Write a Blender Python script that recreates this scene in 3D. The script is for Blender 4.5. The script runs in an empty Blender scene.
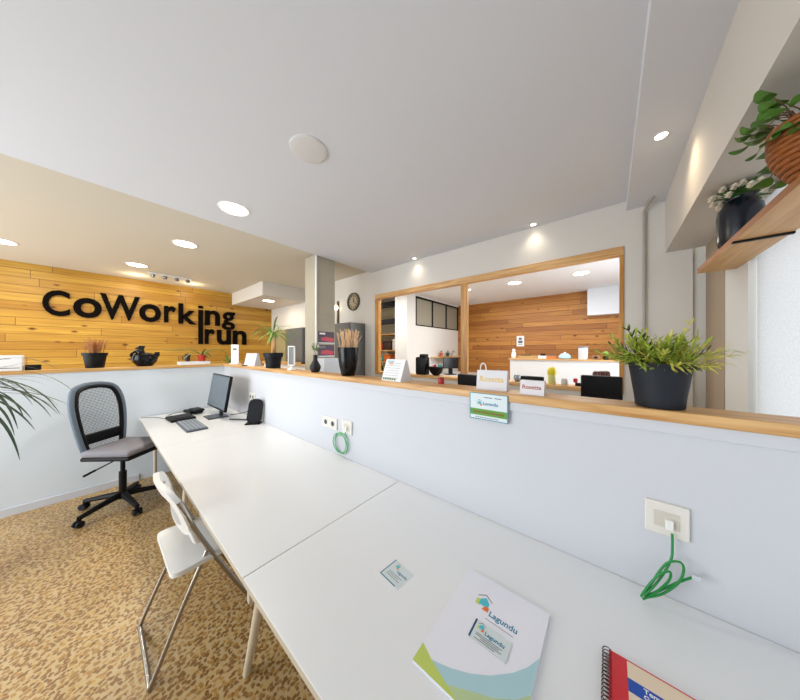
import bpy, bmesh, math, random
from mathutils import Vector, Matrix
PI = math.pi
scene = bpy.context.scene
COL = scene.collection
R = random.Random(7)

# ------------------------------------------------------------------ materials
def lin(c):
    return tuple(((v/255)/12.92 if v/255 <= .04045 else (((v/255)+.055)/1.055)**2.4) for v in c) + (1,)

MATS = {}
def mat(name, c, rough=.5, metal=0, spec=.5, emit=None, estr=0, trans=0, bump=0, bscale=60, var=0, coat=0):
    if name in MATS: return MATS[name]
    m = bpy.data.materials.new(name); m.use_nodes = True
    nt = m.node_tree; b = nt.nodes['Principled BSDF']
    b.inputs['Base Color'].default_value = lin(c)
    b.inputs['Roughness'].default_value = rough
    b.inputs['Metallic'].default_value = metal
    b.inputs['Specular IOR Level'].default_value = spec
    b.inputs['Transmission Weight'].default_value = trans
    b.inputs['Coat Weight'].default_value = coat
    if emit:
        b.inputs['Emission Color'].default_value = lin(emit)
        b.inputs['Emission Strength'].default_value = estr
    tc = nt.nodes.new('ShaderNodeTexCoord')
    if bump or var:
        n = nt.nodes.new('ShaderNodeTexNoise'); n.inputs['Scale'].default_value = bscale
        n.inputs['Detail'].default_value = 4
        nt.links.new(tc.outputs['Object'], n.inputs['Vector'])
        if bump:
            bp = nt.nodes.new('ShaderNodeBump'); bp.inputs['Strength'].default_value = bump
            bp.inputs['Distance'].default_value = .004
            nt.links.new(n.outputs['Fac'], bp.inputs['Height'])
            nt.links.new(bp.outputs['Normal'], b.inputs['Normal'])
        if var:
            mx = nt.nodes.new('ShaderNodeMix'); mx.data_type = 'RGBA'
            cl = lin(c)
            mx.inputs[6].default_value = tuple(v*(1-var) for v in cl[:3])+(1,)
            mx.inputs[7].default_value = tuple(min(1, v*(1+var)) for v in cl[:3])+(1,)
            nt.links.new(n.outputs['Fac'], mx.inputs[0])
            nt.links.new(mx.outputs[2], b.inputs['Base Color'])
    MATS[name] = m
    return m

def plank_mat(name, axis, ca, cb, dark, row=.115, length=1.5, rough=.42, grain=1.0):
    """horizontal planks; axis = world axis that runs along the planks"""
    m = bpy.data.materials.new(name); m.use_nodes = True
    nt = m.node_tree; N = nt.nodes; L = nt.links; b = N['Principled BSDF']
    b.inputs['Roughness'].default_value = rough
    tc = N.new('ShaderNodeTexCoord'); sp = N.new('ShaderNodeSeparateXYZ'); cb_ = N.new('ShaderNodeCombineXYZ')
    L.new(tc.outputs['Object'], sp.inputs[0])
    L.new(sp.outputs[axis], cb_.inputs[0]); L.new(sp.outputs['Z'], cb_.inputs[1])
    br = N.new('ShaderNodeTexBrick'); br.offset = 0; br.squash = 1
    br.inputs['Scale'].default_value = 1; br.inputs['Brick Width'].default_value = length
    br.inputs['Row Height'].default_value = row; br.inputs['Mortar Size'].default_value = .0026
    br.inputs['Mortar Smooth'].default_value = .1
    br.inputs['Color1'].default_value = lin(ca); br.inputs['Color2'].default_value = lin(cb)
    br.inputs['Mortar'].default_value = lin(dark)
    # every row starts its joints at its own place
    dv = N.new('ShaderNodeMath'); dv.operation = 'DIVIDE'; dv.inputs[1].default_value = row
    fl = N.new('ShaderNodeMath'); fl.operation = 'FLOOR'; wn = N.new('ShaderNodeTexWhiteNoise'); wn.noise_dimensions = '1D'
    ma = N.new('ShaderNodeMath'); ma.operation = 'MULTIPLY_ADD'; ma.inputs[1].default_value = length
    cb2 = N.new('ShaderNodeCombineXYZ')
    L.new(sp.outputs['Z'], dv.inputs[0]); L.new(dv.outputs[0], fl.inputs[0]); L.new(fl.outputs[0], wn.inputs['W'])
    L.new(wn.outputs['Value'], ma.inputs[0]); L.new(sp.outputs[axis], ma.inputs[2])
    L.new(ma.outputs[0], cb2.inputs[0]); L.new(sp.outputs['Z'], cb2.inputs[1])
    L.new(cb2.outputs[0], br.inputs['Vector'])
    mp = N.new('ShaderNodeMapping'); mp.inputs['Scale'].default_value = (1.2, 26, 1)
    L.new(cb_.outputs[0], mp.inputs[0])
    g = N.new('ShaderNodeTexNoise'); g.inputs['Scale'].default_value = 1.6; g.inputs['Detail'].default_value = 6
    g.inputs['Distortion'].default_value = .6
    L.new(mp.outputs[0], g.inputs['Vector'])
    rp = N.new('ShaderNodeValToRGB'); rp.color_ramp.elements[0].position = .3; rp.color_ramp.elements[1].position = .72
    rp.color_ramp.elements[0].color = (1-.32*grain,)*3+(1,); rp.color_ramp.elements[1].color = (1.0,)*3+(1,)
    rp.color_ramp.elements[0].color = (1-.30*grain, 1-.40*grain, 1-.5*grain, 1)
    L.new(g.outputs['Fac'], rp.inputs[0])
    m1 = N.new('ShaderNodeMix'); m1.data_type = 'RGBA'; m1.blend_type = 'MULTIPLY'; m1.inputs[0].default_value = 1
    L.new(br.outputs['Color'], m1.inputs[6]); L.new(rp.outputs[0], m1.inputs[7])
    # knots
    mk = N.new('ShaderNodeMapping'); mk.inputs['Scale'].default_value = (3.3, 6.8, 1)
    L.new(cb_.outputs[0], mk.inputs[0])
    v = N.new('ShaderNodeTexVoronoi'); v.inputs['Scale'].default_value = 1.0; v.inputs['Randomness'].default_value = 1
    nz = N.new('ShaderNodeTexNoise'); nz.inputs['Scale'].default_value = 9
    L.new(cb_.outputs[0], nz.inputs['Vector'])
    L.new(mk.outputs[0], v.inputs['Vector'])
    ad = N.new('ShaderNodeMath'); ad.operation = 'MULTIPLY_ADD'; ad.inputs[1].default_value = .12
    L.new(nz.outputs['Fac'], ad.inputs[0]); L.new(v.outputs['Distance'], ad.inputs[2])
    rk = N.new('ShaderNodeValToRGB'); rk.color_ramp.elements[0].position = .11; rk.color_ramp.elements[1].position = .21
    rk.color_ramp.elements[0].color = (.22, .09, .04, 1); rk.color_ramp.elements[1].color = (1, 1, 1, 1)
    L.new(ad.outputs[0], rk.inputs[0])
    m2 = N.new('ShaderNodeMix'); m2.data_type = 'RGBA'; m2.blend_type = 'MULTIPLY'; m2.inputs[0].default_value = 1
    L.new(m1.outputs[2], m2.inputs[6]); L.new(rk.outputs[0], m2.inputs[7])
    L.new(m2.outputs[2], b.inputs['Base Color'])
    bp = N.new('ShaderNodeBump'); bp.inputs['Strength'].default_value = .5; bp.inputs['Distance'].default_value = .004; bp.invert = True
    L.new(br.outputs['Fac'], bp.inputs['Height']); L.new(bp.outputs['Normal'], b.inputs['Normal'])
    return m

def wood_mat(name, axis, ca, cb, rough=.4):
    """one solid board, grain along axis"""
    m = bpy.data.materials.new(name); m.use_nodes = True
    nt = m.node_tree; N = nt.nodes; L = nt.links; b = N['Principled BSDF']
    b.inputs['Roughness'].default_value = rough
    tc = N.new('ShaderNodeTexCoord'); mp = N.new('ShaderNodeMapping')
    s = [22, 22, 22]; s['XYZ'.index(axis)] = 1.3
    mp.inputs['Scale'].default_value = s
    L.new(tc.outputs['Object'], mp.inputs[0])
    g = N.new('ShaderNodeTexNoise'); g.inputs['Scale'].default_value = 1.8; g.inputs['Detail'].default_value = 5
    g.inputs['Distortion'].default_value = .8
    L.new(mp.outputs[0], g.inputs['Vector'])
    rp = N.new('ShaderNodeValToRGB'); rp.color_ramp.elements[0].position = .32; rp.color_ramp.elements[1].position = .68
    rp.color_ramp.elements[0].color = lin(cb); rp.color_ramp.elements[1].color = lin(ca)
    L.new(g.outputs['Fac'], rp.inputs[0]); L.new(rp.outputs[0], b.inputs['Base Color'])
    return m

def floor_mat():
    m = bpy.data.materials.new('terrazzo'); m.use_nodes = True
    nt = m.node_tree; N = nt.nodes; L = nt.links; b = N['Principled BSDF']
    b.inputs['Roughness'].default_value = .33
    tc = N.new('ShaderNodeTexCoord')
    nz = N.new('ShaderNodeTexNoise'); nz.inputs['Scale'].default_value = 55; nz.inputs['Detail'].default_value = 2
    L.new(tc.outputs['Object'], nz.inputs['Vector'])
    mxv = N.new('ShaderNodeVectorMath'); mxv.operation = 'MULTIPLY_ADD'; mxv.inputs[1].default_value = (.026,)*3
    L.new(nz.outputs['Color'], mxv.inputs[0]); L.new(tc.outputs['Object'], mxv.inputs[2])
    v = N.new('ShaderNodeTexVoronoi'); v.inputs['Scale'].default_value = 54; v.voronoi_dimensions = '2D'
    L.new(mxv.outputs[0], v.inputs['Vector'])
    # chip colour by cell
    rc = N.new('ShaderNodeValToRGB'); cr = rc.color_ramp
    cr.interpolation = 'CONSTANT'
    cr.elements[0].position = 0; cr.elements[0].color = lin((146, 106, 58))
    cr.elements[1].position = .38; cr.elements[1].color = lin((170, 130, 72))
    for p, c in ((.6, (192, 150, 82)), (.72, (206, 174, 114)), (.8, (140, 98, 46)), (.88, (184, 138, 70))):
        e = cr.elements.new(p); e.color = lin(c)
    sx = N.new('ShaderNodeSeparateColor'); L.new(v.outputs['Color'], sx.inputs[0]); L.new(sx.outputs[0], rc.inputs[0])
    # cement between
    rd = N.new('ShaderNodeValToRGB'); rd.color_ramp.elements[0].position = .40; rd.color_ramp.elements[1].position = .50
    L.new(v.outputs['Distance'], rd.inputs[0])
    mx = N.new('ShaderNodeMix'); mx.data_type = 'RGBA'
    L.new(rd.outputs[0], mx.inputs[0]); L.new(rc.outputs[0], mx.inputs[6]); mx.inputs[7].default_value = lin((206, 180, 134))
    n2 = N.new('ShaderNodeTexNoise'); n2.inputs['Scale'].default_value = 2.2; n2.inputs['Detail'].default_value = 3
    L.new(tc.outputs['Object'], n2.inputs['Vector'])
    r2 = N.new('ShaderNodeValToRGB'); r2.color_ramp.elements[0].position = .3; r2.color_ramp.elements[1].position = .7
    r2.color_ramp.elements[0].color = (.8, .76, .7, 1); r2.color_ramp.elements[1].color = (1, 1, 1, 1)
    L.new(n2.outputs['Fac'], r2.inputs[0])
    m2 = N.new('ShaderNodeMix'); m2.data_type = 'RGBA'; m2.blend_type = 'MULTIPLY'; m2.inputs[0].default_value = 1
    L.new(mx.outputs[2], m2.inputs[6]); L.new(r2.outputs[0], m2.inputs[7])
    L.new(m2.outputs[2], b.inputs['Base Color'])
    return m

def concrete_mat():
    return mat('concrete', (172, 165, 148), .85, bump=.6, bscale=35, var=.10)

def fabric_blind():
    m = bpy.data.materials.new('blind_fabric'); m.use_nodes = True
    nt = m.node_tree; N = nt.nodes; L = nt.links
    for n in list(N):
        if n.type == 'BSDF_PRINCIPLED': N.remove(n)
    out = [n for n in N if n.type == 'OUTPUT_MATERIAL'][0]
    d = N.new('ShaderNodeBsdfDiffuse'); t = N.new('ShaderNodeBsdfTranslucent'); mx = N.new('ShaderNodeMixShader')
    mx.inputs[0].default_value = .55
    tc = N.new('ShaderNodeTexCoord'); mp = N.new('ShaderNodeMapping'); mp.inputs['Scale'].default_value = (30, 30, 70)
    L.new(tc.outputs['Object'], mp.inputs[0])
    n = N.new('ShaderNodeTexNoise'); n.inputs['Scale'].default_value = 2; n.inputs['Detail'].default_value = 5
    L.new(mp.outputs[0], n.inputs['Vector'])
    rp = N.new('ShaderNodeValToRGB'); rp.color_ramp.elements[0].position = .3; rp.color_ramp.elements[1].position = .7
    rp.color_ramp.elements[0].color = (.72, .73, .74, 1); rp.color_ramp.elements[1].color = (.82, .83, .84, 1)
    L.new(n.outputs['Fac'], rp.inputs[0])
    L.new(rp.outputs[0], d.inputs[0]); L.new(rp.outputs[0], t.inputs[0])
    L.new(d.outputs[0], mx.inputs[1]); L.new(t.outputs[0], mx.inputs[2]); L.new(mx.outputs[0], out.inputs[0])
    return m

M_wall = mat('white_wall', (212, 207, 200), .75, bump=.08, bscale=120)
M_wallc = mat('cool_white_wall', (206, 208, 214), .7, bump=.08, bscale=120)
M_ceil = mat('ceiling_paint', (218, 221, 228), .9)
M_desk = mat('desk_laminate', (226, 228, 230), .3, spec=.5)
M_edge = mat('desk_edge', (190, 178, 158), .5)
M_white = mat('white_plastic', (235, 235, 233), .35)
M_paper = mat('white_paper', (238, 238, 240), .7)
M_black = mat('black_plastic', (9, 9, 11), .5, spec=.25)
M_blackg = mat('black_glaze', (7, 7, 10), .2, spec=.35)
M_dark = mat('charcoal_pot', (40, 42, 50), .5)
M_navy = mat('navy_black', (13, 16, 25), .5, spec=.3)
M_metal = mat('chrome_tube', (170, 165, 158), .22, 1)
M_grey = mat('grey_steel', (108, 109, 108), .5, .2)
M_greyd = mat('grey_steel_side', (108, 109, 108), .5, .2)
M_screen = mat('dark_screen', (92, 104, 116), .25)
M_terr = floor_mat()
M_plankY = plank_mat('plank_wall_yellow', 'Y', (204, 162, 64), (180, 132, 42), (104, 62, 14), row=.118, length=1.7)
M_plankX = plank_mat('plank_wall_orange', 'X', (200, 140, 62), (162, 102, 36), (74, 40, 12), row=.11, length=2.0)
M_woodX = wood_mat('rail_wood_x', 'X', (222, 180, 122), (184, 130, 70))
M_woodY = wood_mat('rail_wood_y', 'Y', (218, 176, 112), (190, 142, 80))
M_woodZ = wood_mat('post_wood', 'Z', (204, 150, 76), (166, 108, 44))
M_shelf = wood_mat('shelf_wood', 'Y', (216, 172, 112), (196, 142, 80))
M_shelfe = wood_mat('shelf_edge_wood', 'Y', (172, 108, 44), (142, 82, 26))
M_conc = concrete_mat()
M_blind = fabric_blind()
M_green = mat('cable_green', (22, 132, 58), .45)

# ------------------------------------------------------------------ mesh helpers
def BM(): return bmesh.new()

def box(bm, x0, x1, y0, y1, z0, z1, bev=0, seg=2, mi=0):
    x0, x1 = min(x0, x1), max(x0, x1); y0, y1 = min(y0, y1), max(y0, y1); z0, z1 = min(z0, z1), max(z0, z1)
    vs = [bm.verts.new((x, y, z)) for z in (z0, z1) for y in (y0, y1) for x in (x0, x1)]
    fs = [bm.faces.new([vs[i] for i in f]) for f in ((0, 2, 3, 1), (4, 5, 7, 6), (0, 1, 5, 4), (2, 6, 7, 3), (0, 4, 6, 2), (1, 3, 7, 5))]
    for f in fs: f.material_index = mi
    if bev:
        es = list({e for f in fs for e in f.edges})
        r = bmesh.ops.bevel(bm, geom=es, offset=bev, segments=seg, affect='EDGES', profile=.5)
        for f in r['faces']: f.material_index = mi
    return vs

def xf(bm, start, mtx):
    bm.verts.ensure_lookup_table()
    for v in list(bm.verts)[start:]: v.co = mtx @ v.co

def lathe(bm, prof, n=32, c=(0, 0, 0), cap0=True, cap1=True, sx=1, sy=1, mi=0):
    rings = []
    for r, z in prof:
        rings.append([bm.verts.new((c[0]+r*sx*math.cos(2*PI*i/n), c[1]+r*sy*math.sin(2*PI*i/n), c[2]+z)) for i in range(n)])
    for a, b in zip(rings, rings[1:]):
        for i in range(n):
            f = bm.faces.new((a[i], a[(i+1) % n], b[(i+1) % n], b[i])); f.material_index = mi
    if cap0: bm.faces.new(list(reversed(rings[0]))).material_index = mi
    if cap1: bm.faces.new(rings[-1]).material_index = mi

def frame_axes(t):
    t = t.normalized(); a = Vector((0, 0, 1)) if abs(t.z) < .9 else Vector((1, 0, 0))
    u = t.cross(a).normalized(); return u, t.cross(u).normalized()

def tube(bm, pts, r, n=10, closed=False, caps=True, flat=1.0, up=None):
    pts = [Vector(p) for p in pts]; k = len(pts); rings = []
    u = None
    for i, p in enumerate(pts):
        if closed: t = pts[(i+1) % k]-pts[i-1]
        else: t = pts[min(i+1, k-1)]-pts[max(i-1, 0)]
        t.normalize()
        if u is None:
            if up is not None: u = (Vector(up) - t*t.dot(Vector(up))).normalized()
            else: u, _ = frame_axes(t)
        else:
            u = (u - t*t.dot(u)); u = u.normalized() if u.length > 1e-6 else frame_axes(t)[0]
        w = t.cross(u)
        rr = r[i] if isinstance(r, (list, tuple)) else r
        rings.append([bm.verts.new(p + (u*math.cos(2*PI*j/n)*flat + w*math.sin(2*PI*j/n))*rr) for j in range(n)])
    for i in range(k if closed else k-1):
        a, b = rings[i], rings[(i+1) % k]
        for j in range(n): bm.faces.new((a[j], a[(j+1) % n], b[(j+1) % n], b[j]))
    if caps and not closed:
        bm.faces.new(list(reversed(rings[0]))); bm.faces.new(rings[-1])

def prism(bm, poly, d, axis='z', z0=0, mi=0):
    """extrude a 2-D polygon; axis: normal axis; poly coords are the other two in order"""
    def P(a, b, h):
        return {'z': (a, b, h), 'y': (a, h, b), 'x': (h, a, b)}[axis]
    lo = [bm.verts.new(P(a, b, z0)) for a, b in poly]; hi = [bm.verts.new(P(a, b, z0+d)) for a, b in poly]
    k = len(poly)
    bm.faces.new(list(reversed(lo))).material_index = mi; bm.faces.new(hi).material_index = mi
    for i in range(k): bm.faces.new((lo[i], lo[(i+1) % k], hi[(i+1) % k], hi[i])).material_index = mi

def smooth_pts(pts, n=6, closed=False):
    pts = [Vector(p) for p in pts]; out = []; k = len(pts)
    rng = range(k) if closed else range(k-1)
    for i in rng:
        p0 = pts[i-1] if (closed or i > 0) else pts[0]
        p1 = pts[i]; p2 = pts[(i+1) % k]; p3 = pts[(i+2) % k] if (closed or i+2 < k) else pts[-1]
        for j in range(n):
            t = j/n
            out.append(.5*((2*p1)+(-p0+p2)*t+(2*p0-5*p1+4*p2-p3)*t*t+(-p0+3*p1-3*p2+p3)*t**3))
    if not closed: out.append(pts[-1])
    return out

def leaf(bm, base, direction, length, width, droop=.3, n=6, fold=.15, side=None):
    d = Vector(direction).normalized(); p = Vector(base)
    s = d.cross(Vector((0, 0, 1))) if side is None else Vector(side)
    if s.length < .05: s = Vector((1, 0, 0))
    s.normalize(); prev = None; step = length/n
    for i in range(n+1):
        t = i/n; w = width*.5*max(.03, math.sin(PI*min(1, t*.92+.06))**.8)
        nn = s.cross(d).normalized()
        row = [bm.verts.new(p-s*w+nn*fold*w), bm.verts.new(p), bm.verts.new(p+s*w+nn*fold*w)]
        if prev:
            bm.faces.new((prev[0], prev[1], row[1], row[0])); bm.faces.new((prev[1], prev[2], row[2], row[1]))
        prev = row; p = p+d*step; d = (d+Vector((0, 0, -droop/n))).normalized()

def obj(name, bm, m, parent=None, smooth=False, loc=None):
    bmesh.ops.recalc_face_normals(bm, faces=bm.faces)
    me = bpy.data.meshes.new(name); bm.to_mesh(me); bm.free()
    for x in (m if isinstance(m, (list, tuple)) else [m]): me.materials.append(x)
    if smooth:
        me.polygons.foreach_set('use_smooth', [True]*len(me.polygons))
        try: me.set_sharp_from_angle(angle=math.radians(40))
        except Exception: pass
    o = bpy.data.objects.new(name, me); COL.objects.link(o)
    if parent: o.parent = parent
    if loc: o.location = loc
    return o

def tag(o, label, cat, group=None, kind=None):
    o['label'] = label; o['category'] = cat
    if group: o['group'] = group
    if kind: o['kind'] = kind
    return o

def thing(name, label, cat, loc=(0, 0, 0), rz=0, group=None):
    o = bpy.data.objects.new(name, None); COL.objects.link(o); o.empty_display_size = .05
    o.location = loc; o.rotation_euler = (0, 0, rz)
    return tag(o, label, cat, group)

def struct(name, bm, m, parent=None):
    o = obj(name, bm, m, parent)
    if not parent: o['kind'] = 'structure'
    return o

def dup(root, loc, label, rz=None, group=None):
    r = root.copy(); COL.objects.link(r); r.location = loc
    if rz is not None: r.rotation_euler = (0, 0, rz)
    r['label'] = label
    if group: r['group'] = group
    for ch in list(root.children):
        c = ch.copy(); COL.objects.link(c); c.parent = r
        for g in list(ch.children):
            d = g.copy(); COL.objects.link(d); d.parent = c
    return r

def text_bm(s, size=1, depth=.001, offset=0, align='LEFT', shear=0):
    cu = bpy.data.curves.new('t', 'FONT'); cu.body = s; cu.size = size; cu.extrude = depth/2; cu.offset = offset
    cu.align_x = align; cu.resolution_u = 4; cu.shear = shear
    o = bpy.data.objects.new('t', cu); COL.objects.link(o)
    dg = bpy.context.evaluated_depsgraph_get(); dg.update()
    me = bpy.data.meshes.new_from_object(o.evaluated_get(dg))
    bm = BM(); bm.from_mesh(me)
    bpy.data.objects.remove(o); bpy.data.curves.remove(cu); bpy.data.meshes.remove(me)
    return bm

def fit(bm, x0, x1, y0, y1):
    xs = [v.co.x for v in bm.verts]; ys = [v.co.y for v in bm.verts]
    a, b, c, d = min(xs), max(xs), min(ys), max(ys)
    for v in bm.verts:
        v.co.x = x0+(v.co.x-a)/(b-a)*(x1-x0); v.co.y = y0+(v.co.y-c)/(d-c)*(y1-y0)

# ------------------------------------------------------------------ the room
W = 2.855          # wall with the framed opening
C1, C2 = 2.78, 2.81
XW = -6.6          # plank wall
XR = .545          # street wall
bm = BM(); box(bm, -9, 1.3, -2.9, 7.2, -.1, 0); struct('floor', bm, M_terr)
bm = BM()
box(bm, -2.98, .335, -2.75, W, C1, 3.1); box(bm, .107, .335, -2.75, W, 2.70, C1); struct('ceiling', bm, M_ceil)
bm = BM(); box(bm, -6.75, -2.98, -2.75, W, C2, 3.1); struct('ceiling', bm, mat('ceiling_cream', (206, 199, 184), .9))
bm = BM(); box(bm, -9, 1.3, W+.05, 7.2, 2.80, 3.1); struct('ceiling', bm, mat('back_ceiling', (236, 240, 246), .85))
bm = BM(); box(bm, .335, 1.0, -2.75, W, 2.292, 3.1); struct('trim_1', bm, M_wall)
# plank wall
bm = BM(); box(bm, XW-.15, XW, -2.75, W, 0, C2); struct('wall_left', bm, M_plankY)
# wall with the opening, four pieces of one mesh
ox0, ox1, oz0, oz1 = -2.876, .092, 1.150, 2.408
bm = BM()
box(bm, -9, ox0, W, W+.05, 0, 3.1); box(bm, ox1, .478, W, W+.05, 0, 3.1)
box(bm, ox0, ox1, W, W+.05, 0, oz0); box(bm, ox0, ox1, W, W+.05, oz1, 3.1)
struct('wall_front', bm, M_wall)
# strip beside the street wall: a glazed slot with pale frame
bm = BM(); box(bm, .478, .60, W+.03, W+.12, 0, 2.3); struct('trim_2', bm, mat('slot_white', (226, 222, 214), .3))
bm = BM(); box(bm, .60, 1.0, W, W+.15, 0, 3.1); struct('wall_front_corner', bm, M_wall)
# wooden frame of the opening
fr = bpy.data.objects.new('window_1', None); COL.objects.link(fr); fr['kind'] = 'structure'
def fpart(name, *a, m=M_woodX):
    b = BM(); box(b, *a, bev=.004); return obj(name, b, m, fr)
fpart('window_sill', ox0, ox1, W-.012, W+.17, 1.150, 1.188)
fpart('frame_rail', ox0, ox1, W-.012, W+.055, oz1-.075, oz1)
fpart('frame_post', ox0, ox0+.075, W-.0125, W+.055, 1.188, oz1-.075, m=M_woodZ)
fpart('frame_post', ox1-.03, ox1, W-.0125, W+.055, 1.188, oz1-.075, m=M_woodZ)
fpart('frame_post', -1.40, -1.315, W-.0125, W+.035, 1.188, oz1-.075, m=M_woodZ)
# street wall with blind window, towards the camera's right
bm = BM()
box(bm, XR, XR+.25, 2.137, 2.47, 0, 2.292); box(bm, XR, XR+.25, -1.6, 2.137, 0, .85)
box(bm, XR, XR+.25, -2.75, -1.6, 0, 2.292)
struct('wall_right', bm, mat('bright_wall', (226, 226, 222), .7))
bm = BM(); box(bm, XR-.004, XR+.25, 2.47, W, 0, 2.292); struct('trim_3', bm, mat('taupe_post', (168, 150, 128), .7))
wn = bpy.data.objects.new('window_2', None); COL.objects.link(wn); wn['kind'] = 'structure'
b = BM()
for y in (-1.6, -.35, .9, 2.09): box(b, XR+.10, XR+.15, y, y+.045, .85, 2.292)
box(b, XR+.10, XR+.15, -1.6, 2.135, .85, .90); box(b, XR+.10, XR+.15, -1.6, 2.135, 2.24, 2.292)
obj('window_frame', b, M_white, wn)
bt = thing('roller_blind', 'white translucent fabric roller blind drawn down over the street window', 'blind', (XR+.03, .27, 2.25))
b = BM(); n0 = 0
for k in range(61):
    y = -1.86+k*3.72/60
    for z in (-1.38, 0): b.verts.new((.004*math.sin(k*.6), y, z))
b.verts.ensure_lookup_table()
for k in range(60): b.faces.new([b.verts[i] for i in (2*k, 2*k+1, 2*k+3, 2*k+2)])
obj('blind_fabric', b, M_blind, bt)
b = BM(); tube(b, [(0.02, -1.86, .015), (.02, 1.8, .015)], .018, 12); obj('roller_tube', b, M_white, bt)
b = BM(); tube(b, [(0, -1.86, -1.38), (0, 1.8, -1.38)], .009, 8); obj('bottom_bar', b, M_white, bt)
# back of the room behind the camera: glazed shop front
bm = BM(); box(bm, -9, -6.6, -2.9, -2.75, 0, 3.1)
box(bm, -6.6, XR, -2.9, -2.75, 2.5, 3.1); box(bm, -6.6, XR, -2.9, -2.75, 0, .12); box(bm, -1.3, XR+.3, -2.9, -2.75, 0, 3.1)
struct('wall_back', bm, M_wall)
sw = bpy.data.objects.new('window_3', None); COL.objects.link(sw); sw['kind'] = 'structure'
b = BM()
for x in (-6.6, -5.28, -3.96, -2.64, -1.36): box(b, x, x+.06, -2.85, -2.79, .12, 2.5)
obj('window_frame', b, M_grey, sw)

# back room beyond the opening
bm = BM(); box(bm, -9, 1.3, 6.75, 6.9, 0, 2.8); struct('wall_back_room', bm, M_plankX)
bm = BM()
box(bm, -3.746, -3.404, 4.34, 4.66, 0, 2.8); box(bm, -3.746, -3.404, 4.66, 6.75, 0, 2.10); box(bm, -3.746, -3.404, 4.66, 6.75, 2.765, 2.8)
struct('wall_back_room_left', bm, mat('clean_wall', (222, 222, 220), .7))
tw = bpy.data.objects.new('window_4', None); COL.objects.link(tw); tw['kind'] = 'structure'
b = BM()
box(b, -3.45, -3.40, 4.66, 6.75, 2.725, 2.765); box(b, -3.45, -3.40, 4.66, 6.75, 2.09, 2.115)
for y in (4.66, 5.36, 6.05, 6.71): box(b, -3.45, -3.40, y, y+.04, 2.10, 2.74)
obj('window_frame', b, M_black, tw)
b = BM(); box(b, -3.43, -3.42, 4.68, 6.73, 2.11, 2.73); obj('pane', b, mat('frosted_glass', (150, 148, 134), .25, spec=.6), tw)
bm = BM(); box(bm, .9, 1.05, W+.16, 6.75, 0, .9); box(bm, .9, 1.05, W+.16, 6.75, 2.3, 2.8); box(bm, .9, 1.05, 5.4, 6.75, .9, 2.3); box(bm, .9, 1.05, W+.16, 3.1, .9, 2.3); struct('wall_back_room_right', bm, M_wall)  # unseen wall, its opening invented to let the added side light in
bm = BM(); box(bm, -9, -3.76, 5.75, 5.85, 0, 2.8); struct('wall_store_room', bm, mat('store_wall', (206, 202, 178), .8))
bm = BM(); box(bm, -.361, .9, 6.55, 6.75, 2.25, 2.8); struct('trim_4', bm, mat('duct_white', (222, 228, 236), .7))
bm = BM(); box(bm, -9.1, -9, -2.9, 7.2, 0, 3.1); struct('wall_far_left', bm, M_wall)
bm = BM(); box(bm, -7.0, -3.746, 4.9, 5.05, 2.22, 2.34); box(bm, -7.0, -3.746, 4.6, 4.75, 2.60, 2.72); struct('trim_5', bm, M_black)
# half-height partition in the back room
bm = BM(); box(bm, -1.45, .9, 5.0, 5.12, 0, 1.355); struct('wall_partition', bm, mat('partition_white', (220, 224, 228), .7))
b = BM(); box(b, -1.47, .9, 4.96, 5.16, 1.355, 1.378, bev=.003)
tag(obj('ledge', b, M_woodX), 'thin wooden ledge capping the white half wall in the back room', 'ledge')

# white divider walls with their wooden tops
RX = -4.27
bm = BM(); box(bm, RX-.10, XR, 1.18, 1.29, 0, 1.30); struct('wall_divider_right', bm, M_wallc)
bm = BM(); box(bm, RX-.10, RX, -2.75, 1.18, 0, 1.30); struct('wall_divider_left', bm, mat('divider_cool', (214, 222, 230), .7, bump=.08, bscale=120))
bm = BM(); box(bm, -1.5, XR, 1.172, 1.18, 1.262, 1.30, bev=.002); struct('trim_6', bm, M_wallc)
bm = BM(); box(bm, RX, RX+.012, -2.75, .33, 0, .07); struct('baseboard_left', bm, M_wallc)
b = BM(); box(b, RX-.13, XR, 1.165, 1.31, 1.30, 1.335, bev=.004)
tag(obj('rail_top', b, M_woodX), 'long light wooden top board of the white divider beside the desks', 'ledge')
b = BM(); box(b, RX-.13, RX+.015, -2.75, 1.1645, 1.30, 1.3345, bev=.004)
tag(obj('rail_top', b, M_woodY), 'wooden top board of the white divider wall behind the office chair', 'ledge')

# concrete pillar, bulkhead, pipe
pl = bpy.data.objects.new('concrete_pillar', None); COL.objects.link(pl); pl.location = (-3.125, 2.015, 0)
tag(pl, 'rough beige concrete pillar rising to the ceiling edge', 'pillar')
b = BM(); box(b, -.125, .125, -.158, .158, 0, 2.80, bev=.008); obj('shaft', b, M_conc, pl)
b = BM(); tube(b, [(.137, -.15, 1.34), (.137, -.15, 2.78)], .012, 8); obj('conduit', b, M_white, pl)
bm = BM(); box(bm, XW, -4.96, 1.984, W, 2.55, C2); struct('trim_7', bm, M_wall)
b = BM(); tube(b, smooth_pts([(.214, 2.83, 1.30), (.214, 2.83, 2.0), (.214, 2.83, 2.58), (.214, 2.83, 2.64), (.235, 2.77, 2.685), (.26, 2.71, 2.70)], 5), .010, 10)
tag(obj('wall_pipe', b, mat('pipe_grey', (168, 160, 150), .5), smooth=True), 'thin grey pipe running up the wall right of the wooden frame', 'pipe')

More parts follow.
